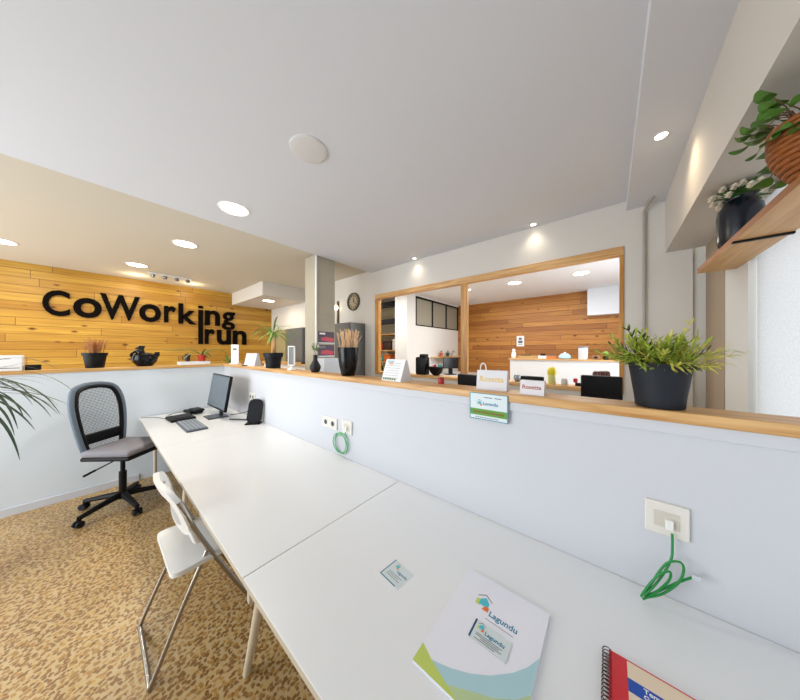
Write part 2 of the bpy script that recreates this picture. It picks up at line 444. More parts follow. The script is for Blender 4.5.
# ------------------------------------------------------------------ lamps
def area(name, loc, rot, sx, sy, power, col=(1, 1, 1), shape='RECTANGLE', spread=PI):
    l = bpy.data.lights.new(name, 'AREA'); l.shape = shape; l.size = sx; l.size_y = sy; l.energy = power; l.color = col; l.spread = spread
    o = bpy.data.objects.new(name, l); COL.objects.link(o); o.location = loc; o.rotation_euler = rot
    return o
M_led = mat('led_panel', (255, 255, 255), .5, emit=(255, 248, 235), estr=9)
M_spot = mat('spot_lens', (255, 255, 255), .5, emit=(255, 240, 210), estr=14)
def downlight(loc, r, label, power, col=(1, .93, .82), group='recessed ceiling lights', spot=False):
    t = thing('downlight', label, 'ceiling light', loc, 0, group)
    b = BM(); lathe(b, [(r*1.0, -.002), (r*1.12, -.006), (r*1.15, 0)], 32, cap0=False, cap1=False); obj('trim_ring', b, M_white, t, True)
    b = BM(); lathe(b, [(r, -.003), (r, -.001)], 32); obj('diffuser', b, M_spot if spot else M_led, t)
    if spot:
        l = bpy.data.lights.new('spot', 'SPOT'); l.energy = power; l.color = col; l.spot_size = math.radians(125); l.spot_blend = 1; l.shadow_soft_size = .05
        o = bpy.data.objects.new('spot_light', l); COL.objects.link(o); o.location = (loc[0], loc[1], loc[2]-.012)
    else: area('panel_light', (loc[0], loc[1], loc[2]-.012), (0, 0, 0), r*1.9, r*1.9, power, col, 'DISK')
LC = (1, .90, .74)
downlight((-2.565, .787, C1), .105, 'large round ceiling light nearest, above the middle of the desks', 14)
downlight((-3.949, .694, C2), .105, 'round ceiling light second in the row towards the wood wall', 14, LC)
downlight((-5.481, .404, C2), .105, 'round ceiling light closest to the wood wall above the letter W', 14, LC)
downlight((-5.512, -.712, C2), .105, 'round ceiling light cut by the left edge of the photo', 14, LC)
downlight((-5.454, 2.30, 2.55), .105, 'round ceiling light under the low boxed ceiling by the plank wall', 8, LC)
downlight((-2.05, 2.78, C1), .022, 'small bright spot at the top of the wall left of the other spot', 5, (1, .88, .72), 'small spotlights', True)
downlight((-.585, 2.78, C1), .022, 'small bright spot at the top of the wall above the wide wooden opening', 5, (1, .88, .72), 'small spotlights', True)
downlight((.215, 1.969, 2.70), .024, 'small warm spotlight in the ceiling near the street window beam', 12, (1, .78, .5), 'small spotlights', True)
downlight((-1.39, 5.072, 2.80), .11, 'round ceiling light in the back room, left of the larger looking one', 15, (1, .97, .92), 'back room ceiling lights')
downlight((-.368, 5.137, 2.80), .11, 'round ceiling light in the back room nearest the white duct', 15, (1, .97, .92), 'back room ceiling lights')
downlight((-2.286, 5.01, 2.80), .045, 'tiny ceiling light in the back room beside the wooden mullion', 12, (1, .97, .92), 'back room ceiling lights')
downlight((-1.9, 3.55, 2.80), .11, 'added unseen fill light just behind the top of the wooden frame, left', 24, (1, .98, .95), 'back room ceiling lights')  # added out of view to brighten the partition and left wall
downlight((-.3, 3.55, 2.80), .11, 'added unseen fill light just behind the top of the wooden frame, right', 10, (1, .98, .95), 'back room ceiling lights')  # second lamp added out of view to lift the back room
downlight((-5.3, 4.2, 2.80), .11, 'added unseen fill light above the storage shelves', 20, (1, .95, .85), 'back room ceiling lights')  # added out of view because the shelf area came out dark
downlight((-3.75, 3.5, 2.80), .11, 'added unseen fill light behind the wall left of the wooden frame', 26, (1, .98, .95), 'back room ceiling lights')  # added behind the wall to light the dark wall end
# ceiling speaker
t = thing('ceiling_speaker', 'plain round white speaker grille set flush in the ceiling', 'speaker', (-1.445, .85, C1))
b = BM(); lathe(b, [(.112, 0), (.112, -.006), (.104, -.009)], 40, cap0=False); obj('trim_ring', b, mat('speaker_rim', (222, 221, 221), .6), t, True)
b = BM(); lathe(b, [(.104, -.0095), (.09, -.012), (.001, -.0125)], 40, cap0=False); obj('grille', b, mat('speaker_grille', (222, 220, 220), .8, bump=.5, bscale=400), t, True)
# spot track by the plank wall
t = thing('spot_track', 'small ceiling track with four little spotlights above the wall letters', 'ceiling light', (-5.82, .83, C2))
b = BM(); box(b, -.02, .02, -.28, .28, -.025, 0, bev=.004); obj('track', b, M_white, t)
for y in (-.22, -.07, .08, .23):
    b = BM(); lathe(b, [(.016, -.075), (.028, -.075), (.03, -.03), (.012, -.022)], 14, (0, y, 0)); s = obj('spot_head', b, M_grey, t, True)
l = bpy.data.lights.new('track_glow', 'POINT'); l.energy = 3; l.color = (1, .8, .5); l.shadow_soft_size = .05
for yy in (.45, 1.2):
    o = bpy.data.objects.new('track_light', l); COL.objects.link(o); o.location = (-6.2, yy, 2.70)
# little wall lamp beside the pillar
t = thing('wall_lamp', 'small lit lamp on a dark upright strip just right of the pillar', 'wall lamp', (-3.83, W, 2.32))
b = BM(); box(b, -.02, .02, -.03, 0, -.32, .10, bev=.003); obj('back_strip', b, mat('bronze', (92, 78, 56), .5), t)
b = BM(); lathe(b, [(.002, -.045), (.03, -.03), (.042, 0), (.03, .03), (.002, .045)], 16, (0, -.06, -.02)); obj('bulb', b, mat('bulb', (255, 250, 230), .4, emit=(255, 236, 190), estr=8), t, True)

# ------------------------------------------------------------------ sign letters
M_letter = mat('black_letter', (10, 6, 5), .8, spec=.08)
LET = [('C', -.509, -.253, 2.055, 2.456, 'letter C that opens the word on the plank wall'),
 ('o', -.224, .075, 2.054, 2.381, 'round letter o between the C and the W'),
 ('W', .054, .523, 2.054, 2.49, 'wide capital letter W on the plank wall'),
 ('o', .51, .803, 2.051, 2.385, 'round letter o just after the W'),
 ('r', .845, 1.019, 2.064, 2.385, 'letter r of the upper word, before the k'),
 ('k', 1.057, 1.332, 2.056, 2.461, 'letter k of the upper word'),
 ('n', 1.483, 1.75, 2.057, 2.38, 'letter n of the upper word, right of the tall shared bar'),
 ('g', 1.787, 2.038, 1.978, 2.382, 'letter g that ends the upper word'),
 ('r', 1.483, 1.659, 1.658, 1.979, 'letter r of the lower word, right beside the tall bar'),
 ('u', 1.695, 1.959, 1.65, 1.973, 'letter u in the middle of the lower word'),
 ('n', 1.999, 2.276, 1.655, 1.978, 'letter n that ends the lower word')]
for ch, y0, y1, z0, z1, lb in LET:
    b = text_bm(ch, 1, .03, .024); fit(b, y0, y1, z0, z1)
    for v in b.verts: v.co = Vector((XW+.016+v.co.z, v.co.x, v.co.y))
    tag(obj('sign_letter', b, M_letter), 'large black '+lb, 'letter', 'black letters of the wall sign')
b = BM(); box(b, XW, XW+.031, 1.372, 1.449, 1.655, 2.37)
box(b, XW, XW+.031, 1.368, 1.453, 2.40, 2.455, bev=.015)
tag(obj('sign_letter', b, M_letter), 'tall black bar with a dot shared as i and capital I by both words', 'letter', 'black letters of the wall sign')

# ------------------------------------------------------------------ desks
def desk(x0, x1, label):
    y0, y1, zt = .329, 1.178, .735
    cx = (x0+x1)/2
    t = thing('desk', label, 'desk', (cx, y0, 0), 0, 'white desks in a row along the divider')
    h = (x1-x0)/2-.0015
    b = BM(); box(b, -h, h, 0, y1-y0, zt-.024, zt, bev=.0015)
    b.normal_update()
    for f in b.faces:
        if f.normal.z < .3: f.material_index = 1
    obj('tabletop', b, [M_desk, M_edge], t)
    b = BM(); box(b, -h+.06, h-.06, .10, .125, zt-.10, zt-.0245); box(b, -h+.06, h-.06, .70, .725, zt-.10, zt-.0245); obj('under_frame', b, M_edge, t)
    return t, h
def legs(t, pairs):
    for a, c in pairs:
        b = BM(); tube(b, [a, c], .017, 10, flat=1); obj('leg', b, mat('leg_paint', (208, 196, 174), .5), t, True)
t, h = desk(-.985, .54, 'nearest white desk, with the folder and the red notebook on it')
legs(t, [((-.72, .05, .705), (-1.10, .129, 0)), ((-.72, .70, .705), (-1.0, .70, 0)), ((.7, .12, .705), (.62, .129, 0)), ((.7, .70, .705), (.62, .70, 0))])
b = BM(); box(b, -.79, -.70, .03, .075, .655, .708, bev=.004); box(b, -.81, -.79, .03, .05, .60, .655); obj('leg_bracket', b, M_edge, t)
t, h = desk(-2.757, -.985, 'middle white desk with an empty top, between the two seams')
legs(t, [((-.6, .12, .705), (-.82, .13, 0)), ((-.6, .70, .705), (-.82, .70, 0)), ((.45, .15, .705), (.6, .40, 0)), ((.45, .70, .705), (.6, .70, 0))])
t, h = desk(-4.25, -2.757, 'farthest white desk in the corner carrying the monitor and keyboard')
legs(t, [((-.6, .12, .705), (-.68, .13, 0)), ((-.6, .70, .705), (-.68, .70, 0)), ((.6, .12, .705), (.68, .30, 0)), ((.6, .70, .705), (.68, .70, 0))])

# ------------------------------------------------------------------ office chair
def office_chair():
    t = thing('office_chair', 'black and grey mesh back office chair on castors by the desk corner', 'office chair', (-3.69, .175, 0), math.radians(42))
    # local: faces +X
    th0 = math.radians(-58-42)
    for k in range(5):
        a = th0+2*PI*k/5
        b = BM(); tube(b, [(.03*math.cos(a), .03*math.sin(a), .115), (.16*math.cos(a), .16*math.sin(a), .10), (.315*math.cos(a), .315*math.sin(a), .075)], [.030, .025, .019], 8)
        tube(b, [(.31*math.cos(a), .31*math.sin(a), .09), (.31*math.cos(a), .31*math.sin(a), .045)], .014, 8)
        lg = obj('leg', b, M_black, t, True)
        b = BM(); s = Vector((-math.sin(a), math.cos(a), 0)); c = Vector((.315*math.cos(a), .315*math.sin(a), .028))
        for sg in (-1, 1): tube(b, [c+s*sg*.010, c+s*sg*.028], .028, 16)
        tube(b, [c-s*.012, c+s*.012], .018, 10)
        obj('castor', b, M_navy, lg, True)
    b = BM(); lathe(b, [(.045, .085), (.045, .13), (.028, .14), (.028, .34), (.018, .34), (.018, .50)], 20); obj('gas_column', b, M_black, t, True)
    b = BM(); box(b, -.10, .10, -.09, .09, .485, .518, bev=.012); tube(b, [(0, .05, .49), (-.03, -.26, .435)], .006, 8); tube(b, [(-.025, -.21, .445), (-.035, -.29, .43)], .010, 8)
    obj('tilt_mechanism', b, M_black, t, True)
    b = BM(); box(b, -.17, .26, -.21, .21, .515, .555, bev=.018); obj('seat_shell', b, M_black, t, True)
    b = BM(); box(b, -.165, .265, -.215, .215, .552, .612, bev=.028, seg=4); obj('seat', b, mat('grey_seat', (138, 136, 144), .85, bump=.4, bscale=300), t, True)
    # backrest: frame loop in a plane leaning back
    def BP(u, v):        # u across (-1..1), v 0..1 up
        x = -.185-.10*v+.03*u*u*(1)
        return Vector((x, u*.215, .565+v*.62))
    outl = [(-.72, .0), (-.90, .25), (-1.0, .55), (-.98, .78), (-.80, .95), (-.4, 1.01), (0, 1.02), (.4, 1.01), (.80, .95), (.98, .78), (1.0, .55), (.90, .25), (.72, .0), (.3, -.05), (-.3, -.05)]
    loop = smooth_pts([BP(u, v) for u, v in outl], 4, True)
    b = BM(); tube(b, loop, .021, 10, closed=True, flat=1.0); fo = obj('back_frame', b, mat('blue_grey_frame', (104, 118, 134), .5), t, True)
    inn = smooth_pts([BP(u*.86, .02+v*.94)+Vector((.012, 0, 0)) for u, v in outl], 4, True)
    b = BM(); tube(b, inn, .017, 8, closed=True); obj('inner_rim', b, M_black, t, True)
    # mesh: real net of thin strands
    b = BM()
    def hw(v):
        pts = sorted([(vv, uu) for uu, vv in outl if uu > 0])
        for (v0, u0), (v1, u1) in zip(pts, pts[1:]):
            if v0 <= v <= v1 and v1 > v0: return (u0+(u1-u0)*(v-v0)/(v1-v0))*.84
        return .3
    for i in range(40):
        v = .03+i*.93/39; w = hw(v)
        if v > .93: w = .5
        tube(b, [BP(-w+2*w*k/6, v)-Vector((.006*math.cos((k/6-.5)*PI), 0, 0)) for k in range(7)], .0015, 4, caps=False)
    for i in range(33):
        u = -.82+i*1.64/32
        ps = [BP(u, .02+k*.93/10)-Vector((.006, 0, 0)) for k in range(11) if abs(u) <= hw(.02+k*.93/10)+.03]
        if len(ps) > 1: tube(b, ps, .0015, 4, caps=False)
    obj('mesh_panel', b, M_black, t)
    b = BM(); box(b, -.225, -.175, -.175, .175, .64, .74, bev=.02)
    obj('lumbar_band', b, M_black, t, True)
    b = BM(); box(b, -.20, -.10, -.15, .15, .52, .56, bev=.01); obj('back_bracket', b, M_black, t, True)
office_chair()

# ------------------------------------------------------------------ folding chair
def folding_chair():
    t = thing('folding_chair', 'white plastic folding chair with a slotted back and chrome tube legs beside the desk', 'chair', (-1.79, .17, 0))
    X = .205
    # front tubes run from the back top down under the desk to the front foot
    for s in (-1, 1):
        b = BM(); tube(b, smooth_pts([(s*X, .085, .80), (s*X, .135, .67), (s*X, .20, .52), (s*X, .335, .24), (s*X, .455, .012)], 5), .0105, 10); obj('front_leg', b, M_metal, t, True)
    b = BM(); tube(b, smooth_pts([(X-.014, .20, .50), (X-.010, .10, .28), (X-.004, -.005, .03), (X-.03, -.012, .012), (0, -.012, .012), (-X+.03, -.012, .012), (-X+.004, -.005, .03), (-X+.010, .10, .28), (-X+.014, .20, .50)], 6), .0100, 10)
    obj('rear_leg_loop', b, M_metal, t, True)
    b = BM(); tube(b, [(-X, .455, .012), (X, .455, .012)], .0105, 10); obj('front_foot_bar', b, M_metal, t, True)
    # seat
    b = BM(); st = 0
    poly = []
    for cx, cy, a0 in ((.175, .27, 0), (-.175, .27, 90), (-.185, .09, 180), (.185, .09, 270)):
        for k in range(6):
            a = math.radians(a0+k*18); poly.append((cx+.035*math.cos(a), cy+.035*math.sin(a)))
    prism(b, poly, .022, 'z', .455)
    obj('seat', b, M_white, t, True)
    b = BM(); prism(b, [(x*.9, .17+(y-.17)*.86) for x, y in poly], .016, 'z', .439); obj('seat_underside', b, M_metal, t)
    # backrest: leaning slab with slots, its rounded outline in X and Z
    def slab(x0, x1, z0, z1):
        box(b2, x0, x1, -.011, .011, z0, z1, bev=.005)
    b2 = BM()
    n = 28; outer = []; inner = []
    for k in range(n):
        a = 2*PI*k/n
        ex = abs(math.cos(a))**.5*(1 if math.cos(a) >= 0 else -1); ez = abs(math.sin(a))**.6*(1 if math.sin(a) >= 0 else -1)
        outer.append((.215*ex, .725+.135*ez)); inner.append((.165*ex, .725+.088*ez))
    vs = {}
    for nm, L_ in (('o', outer), ('i', inner)):
        for d in (-.012, .012): vs[nm, d] = [b2.verts.new((x, d, z)) for x, z in L_]
    for k in range(n):
        j = (k+1) % n
        b2.faces.new((vs['o', -.012][k], vs['o', -.012][j], vs['i', -.012][j], vs['i', -.012][k]))
        b2.faces.new((vs['o', .012][k], vs['i', .012][k], vs['i', .012][j], vs['o', .012][j]))
        b2.faces.new((vs['o', -.012][k], vs['o', .012][k], vs['o', .012][j], vs['o', -.012][j]))
        b2.faces.new((vs['i', -.012][k], vs['i', -.012][j], vs['i', .012][j], vs['i', .012][k]))
    for z in (.675, .72, .765): slab(-.17, .17, z-.013, z+.013)
    for s in (-1, 1): box(b2, s*.19-.016, s*.19+.016, -.012, .012, .56, .64, bev=.005)
    # lean with the tubes and bow backwards
    for v in b2.verts:
        z = v.co.z; v.co.y += .152-(z-.60)*.33 - .035*(1-(v.co.x/.21)**2)
    obj('backrest', b2, M_white, t, True)
folding_chair()

# ------------------------------------------------------------------ monitor, keyboard and others on the far desk
t = thing('monitor', 'dark flat computer monitor leaning back on its stand on the corner desk', 'monitor', (-3.61, .92, .735))
b = BM(); n0 = len(b.verts); box(b, -.33, .33, -.012, .018, 0, .40, bev=.006); mt = Matrix.Translation((0, 0, .10)) @ Matrix.Rotation(-math.radians(9), 4, 'X'); xf(b, 0, mt); obj('housing', b, M_black, t)
b = BM(); box(b, -.318, .318, -.0135, -.0125, .022, .388); xf(b, 0, mt); obj('screen', b, M_screen, t)
b = BM(); box(b, -.11, .11, -.10, .10, 0, .012, bev=.005); obj('stand_base', b, mat('base_grey', (62, 68, 76), .3), t)
b = BM(); tube(b, [(0, .05, .01), (0, .06, .13), (0, .05, .22)], [.035, .03, .03], 10, flat=.5); obj('stand_neck', b, M_black, t)
t = thing('laptop_dock', 'small black docking unit with folded arm left of the monitor foot', 'dock', (-4.10, .80, .735), .15)
b = BM(); box(b, -.10, .12, -.07, .07, 0, .035, bev=.01); obj('body', b, M_black, t)
b = BM(); box(b, .02, .20, -.05, .05, .035, .062, bev=.008); obj('upper_unit', b, M_navy, t)
t = thing('keyboard', 'dark grey computer keyboard lying on the corner desk', 'keyboard', (-3.37, .645, .735), 0)
b = BM(); box(b, -.255, .255, -.085, .085, 0, .016, bev=.004); obj('case', b, mat('keyboard_case', (76, 82, 94), .45), t)
K = None
for r_ in range(5):
    for c_ in range(15):
        x, y = -.222+c_*.0317, -.062+r_*.031
        if K is None:
            b = BM(); box(b, -.0135, .0135, -.0128, .0128, 0, .007, bev=.002, seg=1); K = obj('key', b, mat('key_grey', (142, 152, 164), .5), t); k = K
        else:
            k = K.copy(); COL.objects.link(k); k.parent = t
        k.location = (x, y, .016)
t = thing('card_terminal', 'flat black device lying beyond the keyboard near the desk end', 'device', (-3.80, .63, .735), .05)
b = BM(); box(b, -.14, .13, -.11, .11, 0, .03, bev=.01); obj('body', b, M_black, t)
b = BM(); box(b, -.09, .08, -.07, .07, .03, .036, bev=.003); obj('top_panel', b, M_navy, t)
t = thing('router', 'upright rounded black router standing against the divider', 'router', (-2.955, 1.09, .735), math.radians(52))
b = BM(); poly = []
for cx, cz, a0 in ((.020, .222, 0), (-.020, .222, 90), (-.030, .050, 180), (.030, .050, 270)):
    rr_ = .045 if cz > .1 else .038
    for k in range(7):
        a = math.radians(a0+k*15); poly.append((cx+rr_*math.cos(a), cz+rr_*math.sin(a)))
prism(b, poly, .05, 'y', -.025); bmesh.ops.bevel(b, geom=[e for e in b.edges if abs(e.verts[0].co.y-e.verts[1].co.y) < 1e-6], offset=.012, segments=3, affect='EDGES')
xf(b, 0, Matrix.Rotation(math.radians(7), 4, 'Y')); obj('body', b, M_navy, t, True)
b = BM(); box(b, -.075, .075, -.045, .045, 0, .014, bev=.006); obj('foot', b, M_black, t)
b = BM(); tube(b, smooth_pts([(-3.35, .98, .74), (-3.25, 1.03, .745), (-3.15, 1.10, .742), (-3.06, 1.16, .742)], 6), .006, 8)
tube(b, smooth_pts([(-3.30, .98, .80), (-3.28, 1.08, .80), (-3.22, 1.16, .84), (-3.20, 1.172, .93)], 6), .004, 8)
tag(obj('monitor_cable', b, M_black, smooth=True), 'black cables running from the monitor to the wall socket', 'cable')
b = BM(); tube(b, smooth_pts([(-4.20, .34, .739), (-4.12, .45, .739), (-3.98, .50, .739), (-3.92, .55, .739)], 6), .003, 6)
tube(b, smooth_pts([(-4.10, .56, .739), (-4.18, .62, .739), (-4.22, .78, .739), (-4.16, .82, .75)], 6), .003, 6)
tag(obj('thin_cable', b, mat('cable_grey', (80, 84, 90), .5), smooth=True), 'thin grey wires trailing across the far end of the corner desk', 'cable')

# ------------------------------------------------------------------ sockets
def faceplate(name, label, x, z, w, h, kind):
    t = thing(name, label, 'socket', (x, 1.18, z), 0, 'wall plates on the divider')
    b = BM(); box(b, -w/2, w/2, -.011, 0, -h/2, h/2, bev=.003); obj('plate', b, mat('plate_white', (226, 222, 214), .4), t)
    if kind == 'data':
        b = BM(); box(b, -w*.29, w*.29, -.0125, -.0110, -h*.24, h*.24, bev=.001)
        obj('insert', b, mat('insert_cream', (206, 200, 188), .4), t)
        b = BM(); box(b, -.004, .014, -.026, -.0126, -.024, .006, bev=.002); obj('plug', b, M_white, t)
    else:
        for s in (-1, 1):
            b = BM(); prof = [(.001, 0), (.021, 0), (.021, -.004), (.024, -.005)]
            lathe(b, [(.024, .0), (.024, .002), (.021, .002)], 20, cap0=False, cap1=False)
            xf(b, 0, Matrix.Translation((s*w*.24, -.011, 0)) @ Matrix.Rotation(PI/2, 4, 'X'))
            o = obj('socket_ring', b, M_white, t, True)
            b = BM(); lathe(b, [(.019, .001), (.019, .0015)], 20); xf(b, 0, Matrix.Translation((s*w*.24, -.011, 0)) @ Matrix.Rotation(PI/2, 4, 'X'))
            obj('socket_well', b, mat('socket_dark', (70, 72, 70), .6), o)
    return t
faceplate('data_socket', 'white data plate nearest the camera with a green network cable plugged in', .140, .985, .100, .104, 'data')
faceplate('data_socket', 'white plate with the coiled green cable below it, mid divider', -1.475, .966, .11, .10, 'data')
faceplate('power_socket', 'white double power socket left of the coiled green cable', -1.69, .962, .19, .085, 'power')
faceplate('power_socket', 'white socket plate partly hidden behind the black router', -3.22, .985, .16, .085, 'power')
# hanging green cables
t = thing('network_cable', 'green network cable folded in loops, hanging from the nearest plate', 'cable', (.150, 1.155, .955))
b = BM()
tube(b, smooth_pts([(0, -.003, 0), (0, -.006, -.04), (-.003, -.010, -.075), (-.020, -.022, -.12), (-.045, -.040, -.165), (-.068, -.052, -.198)], 6), .0032, 8)
tube(b, smooth_pts([(-.068, -.050, -.200), (-.045, -.034, -.15), (-.015, -.020, -.09), (.014, -.016, -.072), (.022, -.018, -.09), (.010, -.026, -.13), (-.025, -.040, -.175), (-.062, -.050, -.202)], 6), .0032, 8)
tube(b, smooth_pts([(-.066, -.046, -.204), (-.030, -.034, -.172), (.010, -.022, -.132), (.040, -.014, -.105)], 6), .0032, 8)
tube(b, smooth_pts([(-.074, -.050, -.206), (-.055, -.046, -.16), (-.030, -.036, -.12), (-.008, -.030, -.105), (-.012, -.032, -.135), (-.045, -.044, -.185), (-.070, -.050, -.212)], 6), .0032, 8)
obj('cord', b, M_green, t, True)
b = BM(); box(b, .038, .058, -.018, -.008, -.112, -.096, bev=.002); obj('loose_plug', b, mat('plug_clear', (200, 205, 210), .2), t)
b = BM()
for k, (dx, dz, rr) in enumerate(((0, 0, .075), (-.018, -.004, .072), (.006, -.006, .068))):
    pts = [(-1.535+dx+rr*1.08*math.cos(a), 1.168-.004*k, .84+dz+rr*math.sin(a)) for a in [2*PI*i/28 for i in range(28)]]
    tube(b, pts, .0032, 7, closed=True)
tube(b, smooth_pts([(-1.468, 1.152, .94), (-1.475, 1.155, .92), (-1.50, 1.160, .912)], 4), .0032, 7)
tag(obj('network_cable', b, mat('cable_pale_green', (86, 176, 118), .45), smooth=True), 'pale green network cable coiled in a ring against the divider', 'cable')

# ------------------------------------------------------------------ small marks
M_teal = mat('teal_ink', (52, 130, 160), .6); M_blueink = mat('navy_ink', (36, 74, 110), .6)
M_lime = mat('lime_ink', (186, 202, 98), .6); M_orange = mat('orange_ink', (230, 112, 40), .6); M_cyan = mat('cyan_ink', (70, 184, 200), .6)
M_greyink = mat('grey_ink', (120, 126, 130), .7)
def text_on(parent, s, size, m, x, y, z, vertical=False, w=None, offset=0, name='print'):
    """flat print; lies on XY, or stands in XZ facing -Y when vertical"""
    b = text_bm(s, size, .0003, offset)
    if w is not None:
        xs = [v.co.x for v in b.verts]; k = w/(max(xs)-min(xs)); bmesh.ops.scale(b, vec=(k, k, 1), verts=b.verts)
    if vertical: xf(b, 0, Matrix.Translation((x, y, z)) @ Matrix.Rotation(PI/2, 4, 'X'))
    else: xf(b, 0, Matrix.Translation((x, y, z)))
    return obj(name, b, m, parent)
def flat(parent, polys, m, z, name='print', vertical=False, th=.0002):
    b = BM()
    for p in polys: prism(b, p, th, 'y' if vertical else 'z', z)
    return obj(name, b, m, parent)
def rect(x0, x1, y0, y1): return [(x0, y0), (x1, y0), (x1, y1), (x0, y1)]
def house_logo(parent, x, y, s, z, vertical=False):
    f = lambda pts: [(x+a*s, y+b_*s) for a, b_ in pts]
    flat(parent, [f([(0, .0), (.35, 0), (.35, .6), (0, .45)])], M_lime, z, 'logo', vertical)
    flat(parent, [f([(.25, .1), (.95, .1), (.95, .5), (.6, .85), (.25, .55)])], M_cyan, z+(-.0003 if vertical else .0003), 'logo', vertical)
    flat(parent, [f([(.6, -.2), (1.05, -.2), (1.05, .12), (.75, .18)])], M_orange, z+(-.0006 if vertical else .0006), 'logo', vertical)
    flat(parent, [f([(-.05, .75), (.5, 1.15), (1.1, .75), (1.05, .7), (.5, 1.05), (0, .7)])], M_greyink, z, 'logo', vertical)

# folder
t = thing('folder', 'white presentation folder with green and blue waves and a Lagundu logo', 'folder', (-.262, .69, .735))
b = BM(); box(b, -.125, .125, -.175, .175, 0, .008, bev=.001); obj('cover', b, mat('folder_white', (228, 229, 238), .35), t)
flat(t, [[(-.1245, -.1745), (.1245, -.1745), (.1245, .035), (.105, -.005), (.08, -.04), (.04, -.08), (0, -.108), (-.04, -.128), (-.08, -.142), (-.1245, -.150)]], mat('pale_teal', (168, 202, 210), .5), .0081, 'wave_print')
flat(t, [[(-.06, -.1745), (.1245, -.1745), (.1245, -.055), (.10, -.085), (.06, -.115), (.0, -.145)]], mat('sage', (178, 198, 150), .5), .0083, 'wave_print')
flat(t, [[(-.1245, -.1745), (.0, -.1745), (-.04, -.160), (-.085, -.145), (-.1245, -.126)]], M_lime, .0085, 'wave_print')
house_logo(t, -.062, .068, .040, .0081)
text_on(t, 'Lagundu', .03, M_teal, -.016, .054, .0082, w=.078, offset=.0006)
flat(t, [rect(-.02, .058, .040, .0415)], M_greyink, .0082, 'fine_print')
t = thing('business_card', 'business card lying on the white folder below its logo', 'card', (-.251, .685, .7440), .0)
b = BM(); box(b, -.05, .05, -.028, .028, 0, .0008); obj('card', b, mat('card_pale', (206, 216, 218), .5), t)
flat(t, [rect(-.05, -.045, -.028, .028)], M_blueink, .0009, 'stripe')
house_logo(t, -.038, .006, .018, .0009)
text_on(t, 'Lagundu', .02, M_teal, -.016, .000, .001, w=.052, offset=.0004)
flat(t, [rect(-.036, .035, -.008, -.006), rect(-.036, .028, -.013, -.011), rect(-.02, .035, -.018, -.016), rect(-.036, .02, -.0235, -.0215)], M_greyink, .001, 'fine_print')
t = thing('business_card', 'small glossy business card alone on the nearest desk', 'card', (-.582, .684, .735), math.radians(-6))
b = BM(); box(b, -.046, .046, -.040, .040, 0, .0008); obj('card', b, mat('card_pale', (206, 216, 218), .5), t)
flat(t, [rect(-.046, -.042, -.040, .040), rect(-.046, .030, -.040, -.036)], mat('card_teal', (60, 120, 132), .5), .0009, 'stripe')
house_logo(t, -.026, .016, .016, .0009)
text_on(t, 'Lagundu', .02, M_teal, -.006, .004, .001, w=.046, offset=.0004)
flat(t, [rect(-.03, .03, -.008, -.006), rect(-.03, .02, -.015, -.013), rect(-.03, .03, -.022, -.020)], M_greyink, .001, 'fine_print')
# spiral notebook
t = thing('notebook', 'red spiral bound notebook with a blue banded cover at the bottom edge', 'notebook', (.02, .70, .735))
b = BM(); box(b, -.022, .24, -.16, .162, 0, .010, bev=.001); obj('cover', b, mat('red_cover', (206, 36, 44), .35), t)
b = BM(); box(b, .013, .238, -.16, .157, .0100, .0108); obj('title_sheet', b, mat('cream', (226, 206, 180), .5), t)
flat(t, [rect(.013, .238, .084, .115)], mat('blue_band', (22, 74, 168), .45), .0109, 'band_print')
text_on(t, 'Temp', .03, M_white, .040, .1015, .0112, w=.034, offset=.0006)
text_on(t, 'Gu', .03, M_white, .039, .0875, .0112, w=.016, offset=.0006)
b = BM(); pts = []
for k in range(34*10):
    a = 2*PI*k/10; pts.append((-.026+.009*math.cos(a), .158-k/10*.0094, .0095+.009*math.sin(a)))
tube(b, pts, .0011, 5); obj('spiral', b, mat('spiral_dark', (54, 50, 50), .35, .6), t, True)
# poster on the divider
t = thing('poster', 'small framed Lagundu notice with a green band hanging on the divider front', 'sign', (-.434, 1.164, 1.265))
b = BM(); box(b, -.089, .089, -.003, 0, -.062, .062); obj('backing', b, mat('poster_teal', (70, 140, 158), .5), t)
flat(t, [rect(-.085, .085, -.058, .059)], mat('poster_white', (214, 226, 230), .5), -.0034, 'sheet', True)
flat(t, [rect(-.085, .085, -.042, -.012)], mat('poster_green', (90, 150, 40), .5), -.0038, 'band_print', True)
house_logo(t, -.052, .008, .022, -.0038, True)
text_on(t, 'Lagundu', .02, M_teal, -.024, -.0042, .008, True, .068, .0003)
flat(t, [rect(-.02, .02, .042, .045), rect(.03, .06, .042, .045)], M_blueink, -.0038, 'fine_print', True)
flat(t, [rect(-.06+k*.011, -.053+k*.011, -.054, -.049) for k in range(10)], M_greyink, -.0038, 'fine_print', True)
flat(t, [rect(-.07+k*.012, -.061+k*.012, -.032, -.022) for k in range(12)], mat('olive_ink', (120, 90, 30), .6), -.0042, 'fine_print', True)

